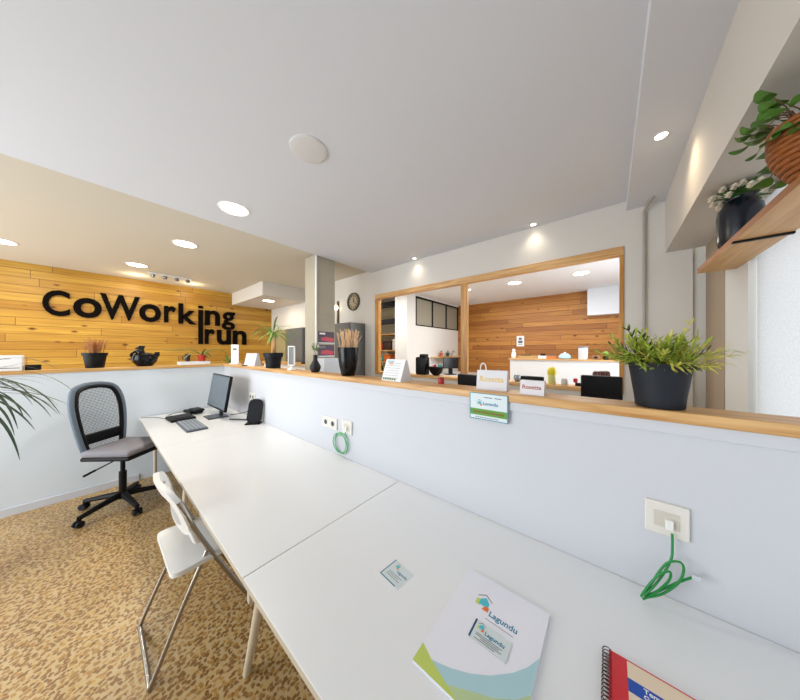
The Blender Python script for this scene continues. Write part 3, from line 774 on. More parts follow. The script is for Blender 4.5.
# ------------------------------------------------------------------ things on the long rail
RT = 1.335
t = thing('planter', 'round charcoal planter of spiky yellow green sprigs on the rail, nearest', 'plant', (.131, 1.242, RT))
b = BM(); lathe(b, [(.059, 0), (.062, .004), (.064, .03), (.080, .146), (.0805, .150), (.076, .150), (.074, .13)], 48, cap1=False); lathe(b, [(.0745, .128), (.001, .129)], 48, cap0=False); obj('pot', b, mat('planter_grey', (32, 36, 44), .6, spec=.3), t, True)
M_l1 = mat('sprig_green', (160, 180, 66), .5, var=.3, bscale=30); M_l2 = mat('sprig_yellow', (212, 206, 100), .5, var=.2, bscale=30); M_l3 = mat('sprig_dark', (62, 74, 34), .55)
for gi, (m, cnt) in enumerate(((M_l1, 78), (M_l2, 52), (M_l3, 22))):
    b = BM()
    for i in range(cnt):
        az = R.uniform(0, 2*PI); el = R.uniform(.18, 1.35)
        ln = R.uniform(.08, .15)*(1.10 if el < .6 else 1)
        if abs(math.cos(az)) < .5: ln *= .8
        d = Vector((math.cos(az)*math.cos(el), math.sin(az)*math.cos(el), math.sin(el)))
        p = Vector((.045*math.cos(az)*R.random(), .045*math.sin(az)*R.random(), .13))
        pts = [p]; q = p.copy(); dd = d.copy()
        for s in range(6):
            q = q+dd*ln/6; dd = (dd+Vector((0, 0, -.05))).normalized(); pts.append(q.copy())
        tube(b, pts, .0011, 4)
        for s in range(1, 7):
            for sd in (0, 1, 2):
                a2 = R.uniform(0, 2*PI); u, w = frame_axes(dd)
                dl = (dd*.9+(u*math.cos(a2)+w*math.sin(a2))*.65).normalized()
                leaf(b, pts[s], dl, R.uniform(.018, .034), R.uniform(.0055, .0085), .15, 3)
    obj('foliage', b, m, t)
# left: glazed vase of twigs
t = thing('twig_vase', 'tall glossy black vase filled with curly straw coloured twigs', 'vase', (-1.541, 1.238, RT))
b = BM(); lathe(b, [(.048, 0), (.052, .004), (.066, .06), (.076, .13), (.080, .195), (.081, .212), (.077, .214), (.074, .20)], 40, cap1=False); lathe(b, [(.0745, .19), (.001, .19)], 40, cap0=False); obj('vase', b, M_blackg, t, True)
b = BM()
for i in range(46):
    a = R.uniform(0, 2*PI); rr = R.uniform(0, .06); x, y = rr*math.cos(a), rr*math.sin(a); z = .16
    pts = [(x, y, z)]; ph = R.uniform(0, 6)
    for s in range(1, 7): pts.append((x*(1+s*.10)+.010*math.sin(ph+s*1.5), y*(1+s*.07)+.006*math.cos(ph+s*1.7), z+s*R.uniform(.026, .033)))
    tube(b, smooth_pts(pts, 2), .0024, 5)
tube(b, [(.05, 0, .17), (.10, .01, .25), (.13, .02, .30)], .0018, 5)
obj('twigs', b, mat('twig', (232, 192, 148), .7, var=.25, bscale=50), t)
# bottle vase with flowers
t = thing('bud_vase', 'matt black bottle shaped vase with a small white flower sprig', 'vase', (-1.996, 1.238, RT))
b = BM(); lathe(b, [(.028, 0), (.034, .004), (.047, .035), (.046, .055), (.030, .085), (.019, .105), (.017, .145), (.019, .152), (.014, .152)], 32, cap1=True); obj('vase', b, mat('matt_black', (26, 26, 32), .6), t, True)
b = BM()
for p in ((0, 0, .20), (-.025, 0, .23), (.03, .01, .22)): tube(b, smooth_pts([(0, 0, .14), (p[0]*.4, p[1]*.4, .18), p], 4), .002, 5)
for i in range(12): leaf(b, (R.uniform(-.02, .02), R.uniform(-.01, .01), .19), (R.uniform(-1, 1), R.uniform(-1, 1), R.uniform(-.1, .9)), .06, .016, .5, 4)
obj('leaves', b, mat('bud_leaf', (116, 136, 84), .6), t)
b = BM()
for c in ((-.035, 0, .235), (-.015, -.01, .255), (.005, 0, .245), (-.03, 0, .215), (.028, .01, .23)):
    for k in range(14):
        q = 2.4*k; zz = 1-2*(k+.5)/14; h_ = math.sqrt(1-zz*zz); leaf(b, c, (math.cos(q)*h_, math.sin(q)*h_, zz), .016, .016, .2, 3)
obj('flowers', b, mat('petal_white', (228, 228, 218), .6), t)
# frame stand
t = thing('card_stand', 'white upright frame shaped card holder on the rail beside the bud vase', 'display stand', (-2.42, 1.24, RT), math.radians(20))
b = BM()
for a in ((-.042, -.032, .04, .235), (.032, .042, .04, .235), (-.042, .042, .225, .235), (-.042, .042, .04, .05)): box(b, a[0], a[1], -.006, .006, a[2], a[3], bev=.002)
obj('frame', b, M_white, t)
b = BM(); box(b, -.0318, .0318, -.002, .002, .050, .2248); obj('card', b, mat('card_grey', (120, 122, 120), .6), t)
b = BM(); lathe(b, [(.040, 0), (.036, .008), (.008, .03), (.006, .042)], 20); obj('foot', b, M_white, t, True)
# palm pot
t = thing('potted_palm', 'little palm with a pale trunk in a black pot on the rail', 'plant', (-2.817, 1.238, RT))
b = BM(); lathe(b, [(.070, 0), (.072, .004), (.076, .06), (.086, .115), (.096, .12), (.100, .165), (.094, .165), (.092, .14)], 36, cap1=False); lathe(b, [(.0925, .14), (.001, .14)], 36, cap0=False); obj('pot', b, M_navy, t, True)
b = BM(); tube(b, smooth_pts([(0, 0, .14), (.012, 0, .22), (-.004, .01, .30), (.015, 0, .38)], 4), [.026]*5+[.020]*4+[.014]*4, 10); tube(b, smooth_pts([(.01, 0, .14), (.035, 0, .25), (.03, 0, .34)], 4), .013, 8)
obj('trunk', b, mat('palm_trunk', (190, 146, 92), .8, bump=.8, bscale=40), t, True)
b = BM()
for i in range(34):
    a = R.uniform(0, 2*PI); el = R.uniform(.1, 1.1)
    leaf(b, (R.uniform(-.01, .03), 0, .35+R.uniform(-.02, .04)), (math.cos(a)*math.cos(el), math.sin(a)*math.cos(el), math.sin(el)), R.uniform(.16, .30), .018, R.uniform(1.0, 2.2), 9)
for a in (.3, -.25, 2.9, 3.4): leaf(b, (0, 0, .37), (math.cos(a), math.sin(a), 1.1), .48, .012, 2.6, 12)
obj('fronds', b, mat('palm_green', (112, 150, 58), .55, var=.2), t)
# tent card by the palm
t = thing('paper_tent', 'white folded leaflet tent on a black foot, left of the potted palm', 'display stand', (-3.40, 1.245, RT), math.radians(25))
b = BM(); prism(b, [(-.055, 0), (.055, 0), (.012, .155), (-.012, .155)], .16, 'x', -.08); obj('tent', b, mat('tent_blue_white', (206, 208, 218), .6), t)
b = BM(); box(b, -.10, -.02, -.065, -.057, 0, .012, bev=.003); obj('foot', b, M_black, t)
t = thing('card_stand', 'tall narrow white card standing upright near the rail corner', 'display stand', (-4.02, 1.245, RT), math.radians(35))
b = BM(); box(b, -.055, .055, -.004, .004, .01, .27, bev=.002); obj('card', b, M_paper, t)
flat(t, [rect(-.03, .03, .19, .22), rect(-.03, .03, .15, .155), rect(-.03, .03, .12, .125)], M_greyink, -.0046, 'print', True)
b = BM(); box(b, -.06, .06, -.035, .035, 0, .012, bev=.003); obj('foot', b, M_white, t)
# desk calendar
t = thing('desk_calendar', 'white tent shaped desk calendar with pale lines standing on the rail', 'calendar', (-1.055, 1.238, RT), math.radians(-4))
b = BM(); prism(b, [(-.055, 0), (.055, 0), (.006, .135), (-.006, .135)], .17, 'x', -.085); obj('stand', b, mat('calendar_white', (230, 230, 232), .5), t)
slope = math.atan2(.049, .135)
def on_slope(polys, m, th, nm='print'):
    b = BM()
    for p in polys: prism(b, p, .0004, 'z', th)
    xf(b, 0, Matrix.Translation((0, -.0552, 0)) @ Matrix.Rotation(PI/2-slope, 4, 'X')); return obj(nm, b, m, t)
on_slope([rect(-.07, .055, .02+k*.016, .0215+k*.016) for k in range(7)], M_greyink, .0002)
on_slope([rect(-.07, -.01, .122, .134)], mat('pale_blue_ink', (150, 190, 214), .6), .0002)
on_slope([rect(-.05, -.015, .108, .122)], mat('pale_orange_ink', (222, 176, 140), .6), .0006)
on_slope([rect(-.075+k*.02, -.06+k*.02, .008, .019) for k in range(6)], mat('moss_ink', (92, 124, 58), .6), .0006)
# signs
def rosetta(name, label, x, y, w, h, rz, m, handle):
    t = thing(name, label, 'sign', (x, y, RT), rz)
    b = BM(); prism(b, [(-.03, 0), (.03, 0), (.014, h), (-.014, h)], w, 'x', -w/2); obj('body', b, mat('sign_white', (228, 226, 232), .5), t)
    tb = text_bm('Rosetta', .04, .0004, .0008); fit(tb, -w*.40, w*.40, h*.42, h*.72)
    xf(tb, 0, Matrix.Translation((0, -.0305, 0)) @ Matrix.Rotation(PI/2-math.atan2(.016, h), 4, 'X')); obj('lettering', tb, m, t)
    if handle:
        for hx in (-.045,):
            b = BM(); tube(b, smooth_pts([(hx-.014, 0, h-.005), (hx-.012, 0, h+.022), (hx, 0, h+.034), (hx+.012, 0, h+.022), (hx+.014, 0, h-.005)], 5), .003, 8); obj('handle', b, M_white, t, True)
        b = BM(); tube(b, smooth_pts([(.01, 0, h-.005), (.03, 0, h+.008), (.05, 0, h-.005)], 5), .0015, 6); obj('handle', b, M_metal, t, True)
    else:
        b = BM(); prism(b, [(-.031, .001), (.031, .001), (.0142, h+.0005), (-.0142, h+.0005)], .0012, 'x', w/2); obj('end_panel', b, M_white, t)
    return t
rosetta('paper_sign', 'larger white sign with yellow lettering and a white handle on the rail', -.447, 1.255, .142, .094, .10, mat('yellow_ink', (228, 202, 130), .6), True)
rosetta('paper_sign', 'smaller white wedge sign with reddish lettering on the rail', -.262, 1.235, .094, .060, .0, mat('red_ink', (176, 96, 70), .6), False)
t = thing('red_jar', 'small red jar standing at the back of the rail near the black bowl', 'jar', (-.755, 1.285, RT))
b = BM(); lathe(b, [(.017, 0), (.018, .003), (.018, .026), (.016, .029)], 20); obj('jar', b, mat('jar_red', (178, 30, 34), .35), t, True)
b = BM(); lathe(b, [(.0165, .029), (.0165, .035), (.001, .036)], 20, cap0=False); obj('lid', b, mat('lid_dark_red', (120, 22, 26), .4), t, True)

# ------------------------------------------------------------------ things on the short rail
BX = -4.335
t = thing('paper_box', 'white paper box with small print at the far left end of the rail', 'box', (BX, -.60, RT))
b = BM(); box(b, -.06, .06, -.16, .16, 0, .145, bev=.003); obj('carton', b, M_paper, t)
b = BM(); box(b, .0601, .0606, -.12, .15, .022, .030); box(b, .0601, .0606, -.12, .10, .11, .114); obj('print', b, M_greyink, t)
b = BM(); box(b, -.03, .03, -.045, .045, 0, .052, bev=.006)
tag(obj('black_case', b, M_black, loc=(BX, -.385, RT)), 'tiny black case beside the white paper box on the left rail', 'case')
t = thing('grass_pot', 'black square mouthed pot of dry reddish grass on the left rail', 'plant', (BX, .0, RT))
b = BM(); lathe(b, [(.066, 0), (.068, .004), (.085, .13), (.094, .135), (.097, .165), (.090, .165)], 32); obj('pot', b, M_black, t, True)
b = BM()
for i in range(120):
    a = R.uniform(0, 2*PI); rr = R.uniform(0, .075); d = (math.cos(a)*R.uniform(0, .7), math.sin(a)*R.uniform(0, .7), 1)
    leaf(b, (rr*math.cos(a), rr*math.sin(a), .16), d, R.uniform(.10, .20), .007, R.uniform(0, .8), 4)
obj('dry_grass', b, mat('dry_grass', (176, 116, 66), .7, var=.3, bscale=40), t)
# bird shaped teapot
t = thing('bird_teapot', 'black glazed ceramic bird shaped teapot on the left rail', 'teapot', (BX, .385, RT))
b = BM(); lathe(b, [(.062, 0), (.07, .006), (.105, .05), (.118, .095), (.108, .135), (.07, .155), (.02, .165)], 32, sx=.8, sy=1.0); obj('body', b, M_blackg, t, True)
b = BM(); tube(b, smooth_pts([(0, -.03, .13), (0, -.04, .18), (0, -.035, .215), (0, -.02, .238)], 5), [.045]*3+[.04]*3+[.034]*4+[.03]*3+[.027]*3, 14); lathe(b, [(.001, .25), (.024, .243), (.028, .228)], 14, (0, -.022, 0), cap1=False); tube(b, [(0, -.05, .225), (0, -.085, .212)], [.012, .003], 8)
obj('head', b, M_blackg, t, True)
b = BM(); tube(b, smooth_pts([(0, .075, .10), (0, .105, .13), (0, .108, .17)], 4), [.03]*3+[.026]*3+[.024]*3, 12); obj('spout', b, M_blackg, t, True)
b = BM(); tube(b, smooth_pts([(0, -.09, .10), (0, -.115, .13), (0, -.095, .165), (0, -.05, .19)], 4), .013, 8); obj('handle', b, M_blackg, t, True)
t = thing('paper_tray', 'flat white box of papers lying on the rail left of the corner', 'box', (-4.325, .86, RT))
b = BM(); box(b, -.065, .065, -.17, .16, 0, .036, bev=.003); obj('box_body', b, M_paper, t)
b = BM(); box(b, -.067, .067, -.172, .162, .0362, .042, bev=.002); obj('lid', b, M_white, t)
# red potted plant with thin leaves
t = thing('flower_pot', 'small red pot with thin arching green leaves standing on the white flat box', 'plant', (-4.33, .94, RT+.042))
b = BM(); lathe(b, [(.035, 0), (.048, .07), (.052, .072), (.052, .085), (.046, .085)], 24); obj('pot', b, mat('red_pot', (186, 44, 24), .5), t, True)
b = BM()
for sg in (-1, 1):
    tube(b, smooth_pts([(0, 0, .08), (.01, sg*.10, .155), (.01, sg*.22, .15), (.01, sg*(.40 if sg < 0 else .30), .10 if sg > 0 else .155)], 5), [.007]*8+[.005]*8, 6)
for a, l_, dr in ((PI/2, .46, 1.3), (-PI/2, .55, 1.2), (.2, .2, 2), (2.4, .25, 2), (-1.2, .28, 2.2), (1.2, .25, 2.4), (-1.9, .3, 2.2), (0, .22, .4), (.9, .2, 1.2), (3.6, .2, 1.0)):
    leaf(b, (0, 0, .08), (math.cos(a), math.sin(a), .7), l_, .024, dr, 10)
obj('leaves', b, mat('thin_leaf', (92, 120, 58), .5), t)
t = thing('small_cup', 'small dark cup standing on the white flat box beside the red pot', 'cup', (-4.35, .79, RT+.042))
b = BM(); lathe(b, [(.026, 0), (.030, .07), (.034, .10), (.030, .10)], 20); obj('cup', b, mat('brown_cup', (46, 26, 22), .4), t, True)
b = BM(); tube(b, smooth_pts([(0, -.03, .08), (0, -.05, .07), (0, -.048, .03), (0, -.028, .025)], 4), .005, 6); obj('handle', b, mat('brown_cup', (46, 26, 22), .4), t, True)
t = thing('leaf_sprig', 'loose green leafy sprig lying on the rail at the corner', 'leaves', (-4.26, 1.235, RT))
b = BM(); tube(b, [(-.12, 0, .01), (.13, -.01, .02)], .004, 6)
for i in range(9): leaf(b, (-.10+i*.025, 0, .015), (R.uniform(-.3, 1), R.uniform(-.8, .8), .6), R.uniform(.10, .15), .045, 1.2, 6)
obj('leaves', b, mat('sprig_leaf', (84, 126, 54), .5), t)

# ------------------------------------------------------------------ behind the divider, left
t = thing('reception_counter', 'white counter with a wooden top in front of the pillar', 'counter', (-4.15, 2.15, 0))
b = BM(); box(b, -.83, .86, -.13, .13, 0, 1.29, bev=.003); obj('body', b, M_white, t)
b = BM(); box(b, -.85, .88, -.16, .16, 1.29, 1.32, bev=.003); obj('top', b, M_woodX, t)
t = thing('telephone', 'black desk telephone on the counter beside the pillar', 'telephone', (-3.55, 2.10, 1.32), .4)
b = BM(); prism(b, [(-.09, 0), (.09, 0), (.09, .05), (-.09, .02)], .16, 'x', -.08); obj('base', b, M_black, t)
b = BM(); tube(b, smooth_pts([(-.10, .06, .05), (-.08, .06, .075), (0, .06, .085), (.08, .06, .075), (.10, .06, .05)], 4), .014, 8); obj('handset', b, M_black, t, True)
t = thing('display_cabinet', 'narrow white cabinet standing against the pillar under the two leaflets', 'cabinet', (-2.90, 2.02, 0))
b = BM(); box(b, -.08, .08, -.14, .15, 0, 1.42, bev=.003); obj('body', b, mat('cabinet_white', (206, 212, 220), .5), t)
b = BM(); box(b, .0805, .09, -.13, .14, .08, 1.38, bev=.002); d_ = obj('door', b, mat('cabinet_white', (206, 212, 220), .5), t)
b = BM(); tube(b, [(.105, -.10, .9), (.105, -.10, 1.0)], .005, 8); obj('handle', b, M_metal, d_)
M_leaflet = mat('leaflet_dark', (66, 44, 66), .4); M_crim = mat('leaflet_red', (190, 50, 70), .4)
for k, z in enumerate((1.62, 1.44)):
    t = thing('leaflet', ('upper' if k == 0 else 'lower')+' dark leaflet with a red swoosh fixed to the pillar side', 'poster', (-2.999, 2.03, z), 0, 'leaflets on the pillar')
    b = BM(); box(b, .0005, .004, -.125, .125, 0, .16); obj('sheet', b, M_leaflet, t)
    b = BM(); prism(b, [(-.09, .04), (.10, .02), (.12, .07), (0, .09), (-.08, .075)], .001, 'x', .0042); obj('swoosh', b, M_crim, t)
    b = BM(); prism(b, rect(-.11, -.02, .12, .145), .001, 'x', .0042); obj('title_block', b, M_paper if k == 0 else M_greyink, t)
    b = BM(); box(b, .0042, .006, -.125, .125, 0, .012); obj('border', b, M_paper, t)
# grey lockers
def cabinet(name, label, x0, x1, y0, y1, z1, m, doors=2):
    cx = (x0+x1)/2
    t = thing(name, label, 'cabinet', (cx, y0, 0)); w = (x1-x0)/2
    b = BM(); box(b, -w, w, 0, y1-y0, 0, z1, bev=.004); obj('body', b, m, t)
    for i in range(doors):
        a = -w+.006+i*(2*w-.012)/doors; c = a+(2*w-.012)/doors-.006
        b = BM(); box(b, a, c, -.012, -.0005, .06, z1-.015, bev=.003); d = obj('door', b, m, t)
        b = BM(); box(b, c-.04, c-.03, -.03, -.0125, z1*.5, z1*.5+.10, bev=.003); obj('handle', b, M_black, d)
    return t
cabinet('metal_locker', 'tall grey metal locker right of the pillar beneath the wall clock', -3.55, -3.11, 2.54, 2.85, 1.965, M_grey, 1)
cabinet('metal_locker', 'dark grey metal cupboard seen behind the potted palm', -4.97, -4.36, 2.45, 2.85, 1.95, M_grey, 2)
cabinet('metal_locker', 'beige cupboard between the plank wall and the dark grey cupboard', -5.45, -4.99, 2.45, 2.85, 1.95, mat('beige_cupboard', (150, 138, 98), .6), 1)
# wall clock
t = thing('wall_clock', 'round wall clock with a dark rim above the tall grey locker', 'clock', (-3.40, W, 2.362))
RX90 = Matrix.Rotation(PI/2, 4, 'X')
b = BM(); lathe(b, [(.125, .0), (.150, .0), (.155, .02), (.150, .035), (.128, .03)], 40, cap0=False, cap1=False); xf(b, 0, RX90); obj('rim', b, mat('clock_rim', (100, 90, 70), .4), t, True)
b = BM(); lathe(b, [(.128, .004), (.128, .010)], 40); xf(b, 0, RX90); obj('face', b, mat('clock_face', (170, 156, 128), .6), t)
b = BM()
for k in range(12):
    a = PI*k/6; n0 = len(b.verts); box(b, -.009, .009, -.0125, -.0105, .085, .115); b.verts.ensure_lookup_table()
    xf(b, n0, Matrix.Rotation(a, 4, 'Y'))
obj('numerals', b, mat('clock_ink', (54, 46, 34), .6), t)
b = BM(); box(b, -.004, .004, -.016, -.013, -.01, .065); n0 = len(b.verts); box(b, -.003, .003, -.019, -.0165, -.01, .09); xf(b, n0, Matrix.Rotation(2.2, 4, 'Y')); obj('hands', b, M_black, t)

# ------------------------------------------------------------------ desk and monitors just behind the divider
t = thing('back_desk', 'white desk behind the divider under the wooden opening', 'desk', (-.5, 1.85, 0))
b = BM(); box(b, -.75, .75, -.38, .38, .70, .735, bev=.002); obj('tabletop', b, M_desk, t)
for x in (-.68, .68):
    for y in (-.32, .32):
        b = BM(); box(b, x-.02, x+.02, y-.02, y+.02, 0, .70); obj('leg', b, M_white, t)
def back_monitor(label, x, y, w, h, ztop, tilt=0, rz=0):
    t = thing('monitor', label, 'monitor', (x, y, .735), rz, 'monitors behind the divider')
    zt = ztop-.735
    b = BM(); box(b, -w/2, w/2, -.02, .02, zt-h, zt, bev=.006); obj('housing', b, M_black, t)
    b = BM(); box(b, -w/2+.01, w/2-.01, .0202, .0212, zt-h+.012, zt-.012); obj('screen', b, M_screen, t)
    b = BM(); box(b, -.03, .03, -.012, .012, .01, zt-h+.02); obj('stand_neck', b, M_black, t)
    b = BM(); box(b, -.12, .12, -.09, .09, 0, .012, bev=.004); obj('stand_base', b, M_black, t)
back_monitor('black monitor back behind the rail, directly left of the planter', -.036, 1.70, .172, .30, 1.394)
back_monitor('black monitor back showing left of the larger lettered sign', -.79, 1.72, .145, .28, 1.354)
back_monitor('black monitor top edge just above the smaller lettered sign', -.365, 1.70, .125, .25, 1.370)

# ------------------------------------------------------------------ on the sill of the opening
SZ = 1.188; SY = 2.93
t = thing('coffee_machine', 'black upright appliance with a lidded top on the opening sill', 'appliance', (-2.02, SY, SZ))
b = BM(); box(b, -.085, .085, -.06, .06, 0, .245, bev=.02); obj('body', b, M_black, t, True)
b = BM(); box(b, -.02, .07, -.05, .05, .246, .285, bev=.008); obj('lid', b, M_black, t, True)
b = BM(); tube(b, smooth_pts([(.085, 0, .20), (.095, -.01, .16), (.10, -.01, .08)], 4), .012, 8); obj('arm', b, M_black, t, True)
t = thing('bowl', 'black bowl heaped with small coloured packets on the opening sill', 'bowl', (-1.80, SY, SZ))
b = BM(); lathe(b, [(.035, 0), (.04, .004), (.075, .035), (.095, .09), (.100, .118), (.094, .118), (.088, .09)], 32, cap1=False); lathe(b, [(.088, .095), (.001, .095)], 32, cap0=False); obj('bowl_body', b, M_black, t, True)
cols = [((200, 70, 70), -.05, .01), ((90, 170, 150), .045, 0), ((232, 226, 220), -.01, .02), ((150, 40, 50), .01, -.03), ((70, 150, 170), .06, .02), ((226, 190, 180), -.03, -.03)]
for i, (c, x, y) in enumerate(cols):
    b = BM(); box(b, -.022, .022, -.008, .008, -.012, .03, bev=.003); xf(b, 0, Matrix.Translation((x, y, .115)) @ Matrix.Rotation(i*.9, 4, 'Z') @ Matrix.Rotation(.5, 4, 'Y'))
    o = obj('sweet_packet', b, mat('packet%d' % i, c, .5)); o.location = (-1.80, SY, SZ)
    tag(o, ['red packet leaning left in the black bowl', 'green packet right of centre in the black bowl', 'white packet in the middle of the black bowl', 'dark red packet at the front of the black bowl', 'blue packet at the right rim of the black bowl', 'pale pink packet at the front left of the black bowl'][i], 'packet', 'packets in the bowl')
t = thing('silver_ball', 'small grey round clock on the sill above the lettered signs', 'ornament', (-.775, SY, SZ))
b = BM(); lathe(b, [(.001, 0), (.02, .004), (.033, .02), (.038, .042), (.033, .064), (.02, .080), (.001, .084)], 20, cap0=False, cap1=False); obj('ball', b, mat('silver_grey', (150, 158, 166), .35, .4), t, True)
b = BM(); lathe(b, [(.026, 0), (.022, .006)], 20); obj('foot', b, M_grey, t)
t = thing('bottle', 'yellow topped clear bottle on the opening sill', 'bottle', (-.448, SY, SZ))
b = BM(); lathe(b, [(.034, 0), (.036, .01), (.036, .10), (.03, .12)], 24); obj('body', b, mat('bottle_pale', (206, 204, 130), .3), t, True)
b = BM(); lathe(b, [(.040, .095), (.042, .13), (.03, .158), (.016, .172), (.001, .174)], 24, cap1=False); obj('cap', b, mat('yellow_cap', (222, 206, 30), .4), t, True)
t = thing('stapler', 'small red and black desk stapler on the opening sill', 'stapler', (-.235, SY, SZ))
b = BM(); box(b, -.02, .10, -.02, .02, 0, .03, bev=.006); obj('base', b, M_black, t)
b = BM(); box(b, -.035, .0, -.018, .018, .0301, .072, bev=.010); obj('head', b, mat('stapler_red', (178, 24, 40), .4), t)
t = thing('glass_jar', 'pale frosted jar between the yellow bottle and the red stapler', 'jar', (-.34, SY, SZ))
b = BM(); lathe(b, [(.026, 0), (.028, .004), (.028, .05), (.022, .058)], 20); obj('jar', b, mat('jar_pale', (200, 202, 200), .25), t, True)
b = BM(); lathe(b, [(.024, .058), (.024, .068)], 20); obj('lid', b, M_white, t, True)
t = thing('toaster', 'dark brown rounded box behind the black monitor left of the planter', 'box', (-.055, SY, SZ))
b = BM(); box(b, -.068, .062, -.05, .05, 0, .152, bev=.02); obj('body', b, mat('oxblood', (70, 30, 24), .4), t, True)
b = BM()
for x in (-.035, -.015, .02, .04): box(b, x, x+.006, -.0515, -.050, .05, .14)
obj('stripes', b, mat('oxblood_light', (150, 90, 70), .5), t)

# ------------------------------------------------------------------ back room furniture
t = thing('counter_desk', 'pale raised desk along the left wall of the back room', 'desk', (-3.08, 5.65, 0))
b = BM(); box(b, -.30, .35, -.95, .95, .89, .925, bev=.003); obj('top', b, M_desk, t)
for y in (-.9, .9):
    b = BM(); box(b, -.28, .33, y-.02, y+.02, 0, .89); obj('side_panel', b, M_white, t)
t = thing('monitor', 'small dark monitor on its stand by the back room left wall', 'monitor', (-3.02, 5.60, .925), math.radians(50))
b = BM(); box(b, -.20, .20, -.015, .02, .15, .42, bev=.006); obj('housing', b, M_black, t)
b = BM(); box(b, -.19, .19, -.0165, -.0152, .16, .41); obj('screen', b, mat('screen_black', (14, 16, 20), .2), t)
b = BM(); box(b, -.05, .05, .0, .03, .01, .15); obj('stand_neck', b, M_black, t)
b = BM(); box(b, -.13, .13, -.08, .10, 0, .014, bev=.004); obj('stand_base', b, M_black, t)
b = BM(); box(b, -3.402, -3.22, 5.26, 6.68, 1.335, 1.36, bev=.003)
tag(obj('wall_shelf', b, M_woodY), 'short wooden shelf on the white wall above the distant monitor', 'shelf')
for y, c, lb in ((5.64, (196, 92, 48), 'small terracotta pot left on the distant wall shelf'), (5.98, (52, 70, 54), 'small dark green pot in the middle of the distant wall shelf'), (6.3, (206, 208, 206), 'small white pot right on the distant wall shelf')):
    t = thing('little_pot', lb, 'pot', (-3.31, y, 1.36), 0, 'pots on the distant wall shelf')
    b = BM(); lathe(b, [(.035, 0), (.05, .09), (.053, .10), (.045, .10)], 18); obj('pot', b, mat('pot_%d' % c[0], c, .6), t, True)
    b = BM()
    for k in range(7): leaf(b, (0, 0, .09), (math.cos(k), math.sin(k), 2), .08, .014, .5, 3)
    obj('sprout', b, mat('sprout', (84, 96, 50), .6), t)
b = BM(); box(b, -.007, .007, -.10, .10, 0, .002)
t = thing('wall_notice', 'small white notice with a blue emblem on the back room planks', 'sign', (-1.71, 6.75, 1.75))
b = BM(); box(b, -.087, .087, -.012, 0, -.13, .13, bev=.002); obj('board', b, M_paper, t)
flat(t, [rect(-.035, .035, .03, .085), rect(-.05, .05, -.05, .01)], mat('notice_blue', (74, 104, 140), .6), -.0128, 'emblem', True)
flat(t, [rect(-.05, .05, -.09, -.075)], M_greyink, -.0128, 'fine_print', True)
# shelf things on the partition
LZ = 1.378; LY = 5.06
def ledge(name, label, cat, x, parts):
    t = thing(name, label, cat, (x, LY, LZ))
    for nm, prof, m in parts:
        b = BM()
        if isinstance(prof, list): lathe(b, prof, 20)
        else: box(b, *prof, bev=.006)
        obj(nm, b, m, t, isinstance(prof, list))
    return t
ledge('figurine', 'white figurine at the left end of the partition ledge', 'ornament', -1.40, [('body', [(.035, 0), (.045, .05), (.035, .10), (.02, .13)], M_white), ('head', [(.001, .12), (.028, .135), (.03, .155), (.001, .18)], M_white)])
ledge('tool_tray', 'low tan tray of odds and ends beside the white figurine', 'tray', -1.16, [('tray', (-.16, .16, -.05, .05, 0, .045), mat('tan_tray', (184, 150, 96), .6)), ('contents', (-.11, .05, -.035, .035, .046, .075), mat('tray_contents', (120, 92, 58), .7))])
ledge('tape_dispenser', 'white and black tape dispenser on the partition ledge', 'dispenser', -.90, [('base', (-.085, .045, -.04, .04, 0, .05), M_white), ('reel', (-.05, .03, -.02, .02, .051, .085), M_black)])
ledge('orange_box', 'small orange and grey box on the partition ledge', 'box', -.79, [('carton', (-.06, .08, -.04, .04, 0, .05), mat('orange_box', (206, 120, 60), .6)), ('lid', (-.04, .08, -.03, .03, .051, .07), M_grey)])
ledge('pouch', 'pale blue rounded pouch on the partition ledge', 'pouch', -.585, [('pouch', [(.07, 0), (.09, .02), (.085, .055), (.05, .09), (.01, .10)], mat('pale_blue', (164, 200, 216), .6)), ('knot', [(.014, .098), (.02, .11), (.005, .118)], M_white)])
ledge('canister', 'tall white canister, the tallest thing on the partition ledge', 'canister', -.335, [('can', [(.062, 0), (.064, .01), (.064, .185)], mat('canister_white', (214, 220, 228), .35)), ('lid', [(.067, .186), (.067, .205), (.02, .212)], mat('lid_grey', (120, 128, 140), .4))])
ledge('small_box', 'small brown box right of the white canister', 'box', -.17, [('carton', (-.05, .05, -.04, .04, 0, .06), mat('brown_box', (150, 110, 80), .6)), ('label', (-.02, .02, -.043, -.0405, .02, .05), M_black)])
ledge('small_plant', 'tiny plant in a dark pot at the right of the partition ledge', 'plant', -.05, [('pot', [(.03, 0), (.04, .06)], M_black), ('plant', [(.02, .06), (.05, .09), (.02, .13)], mat('tiny_green', (110, 150, 60), .7))])
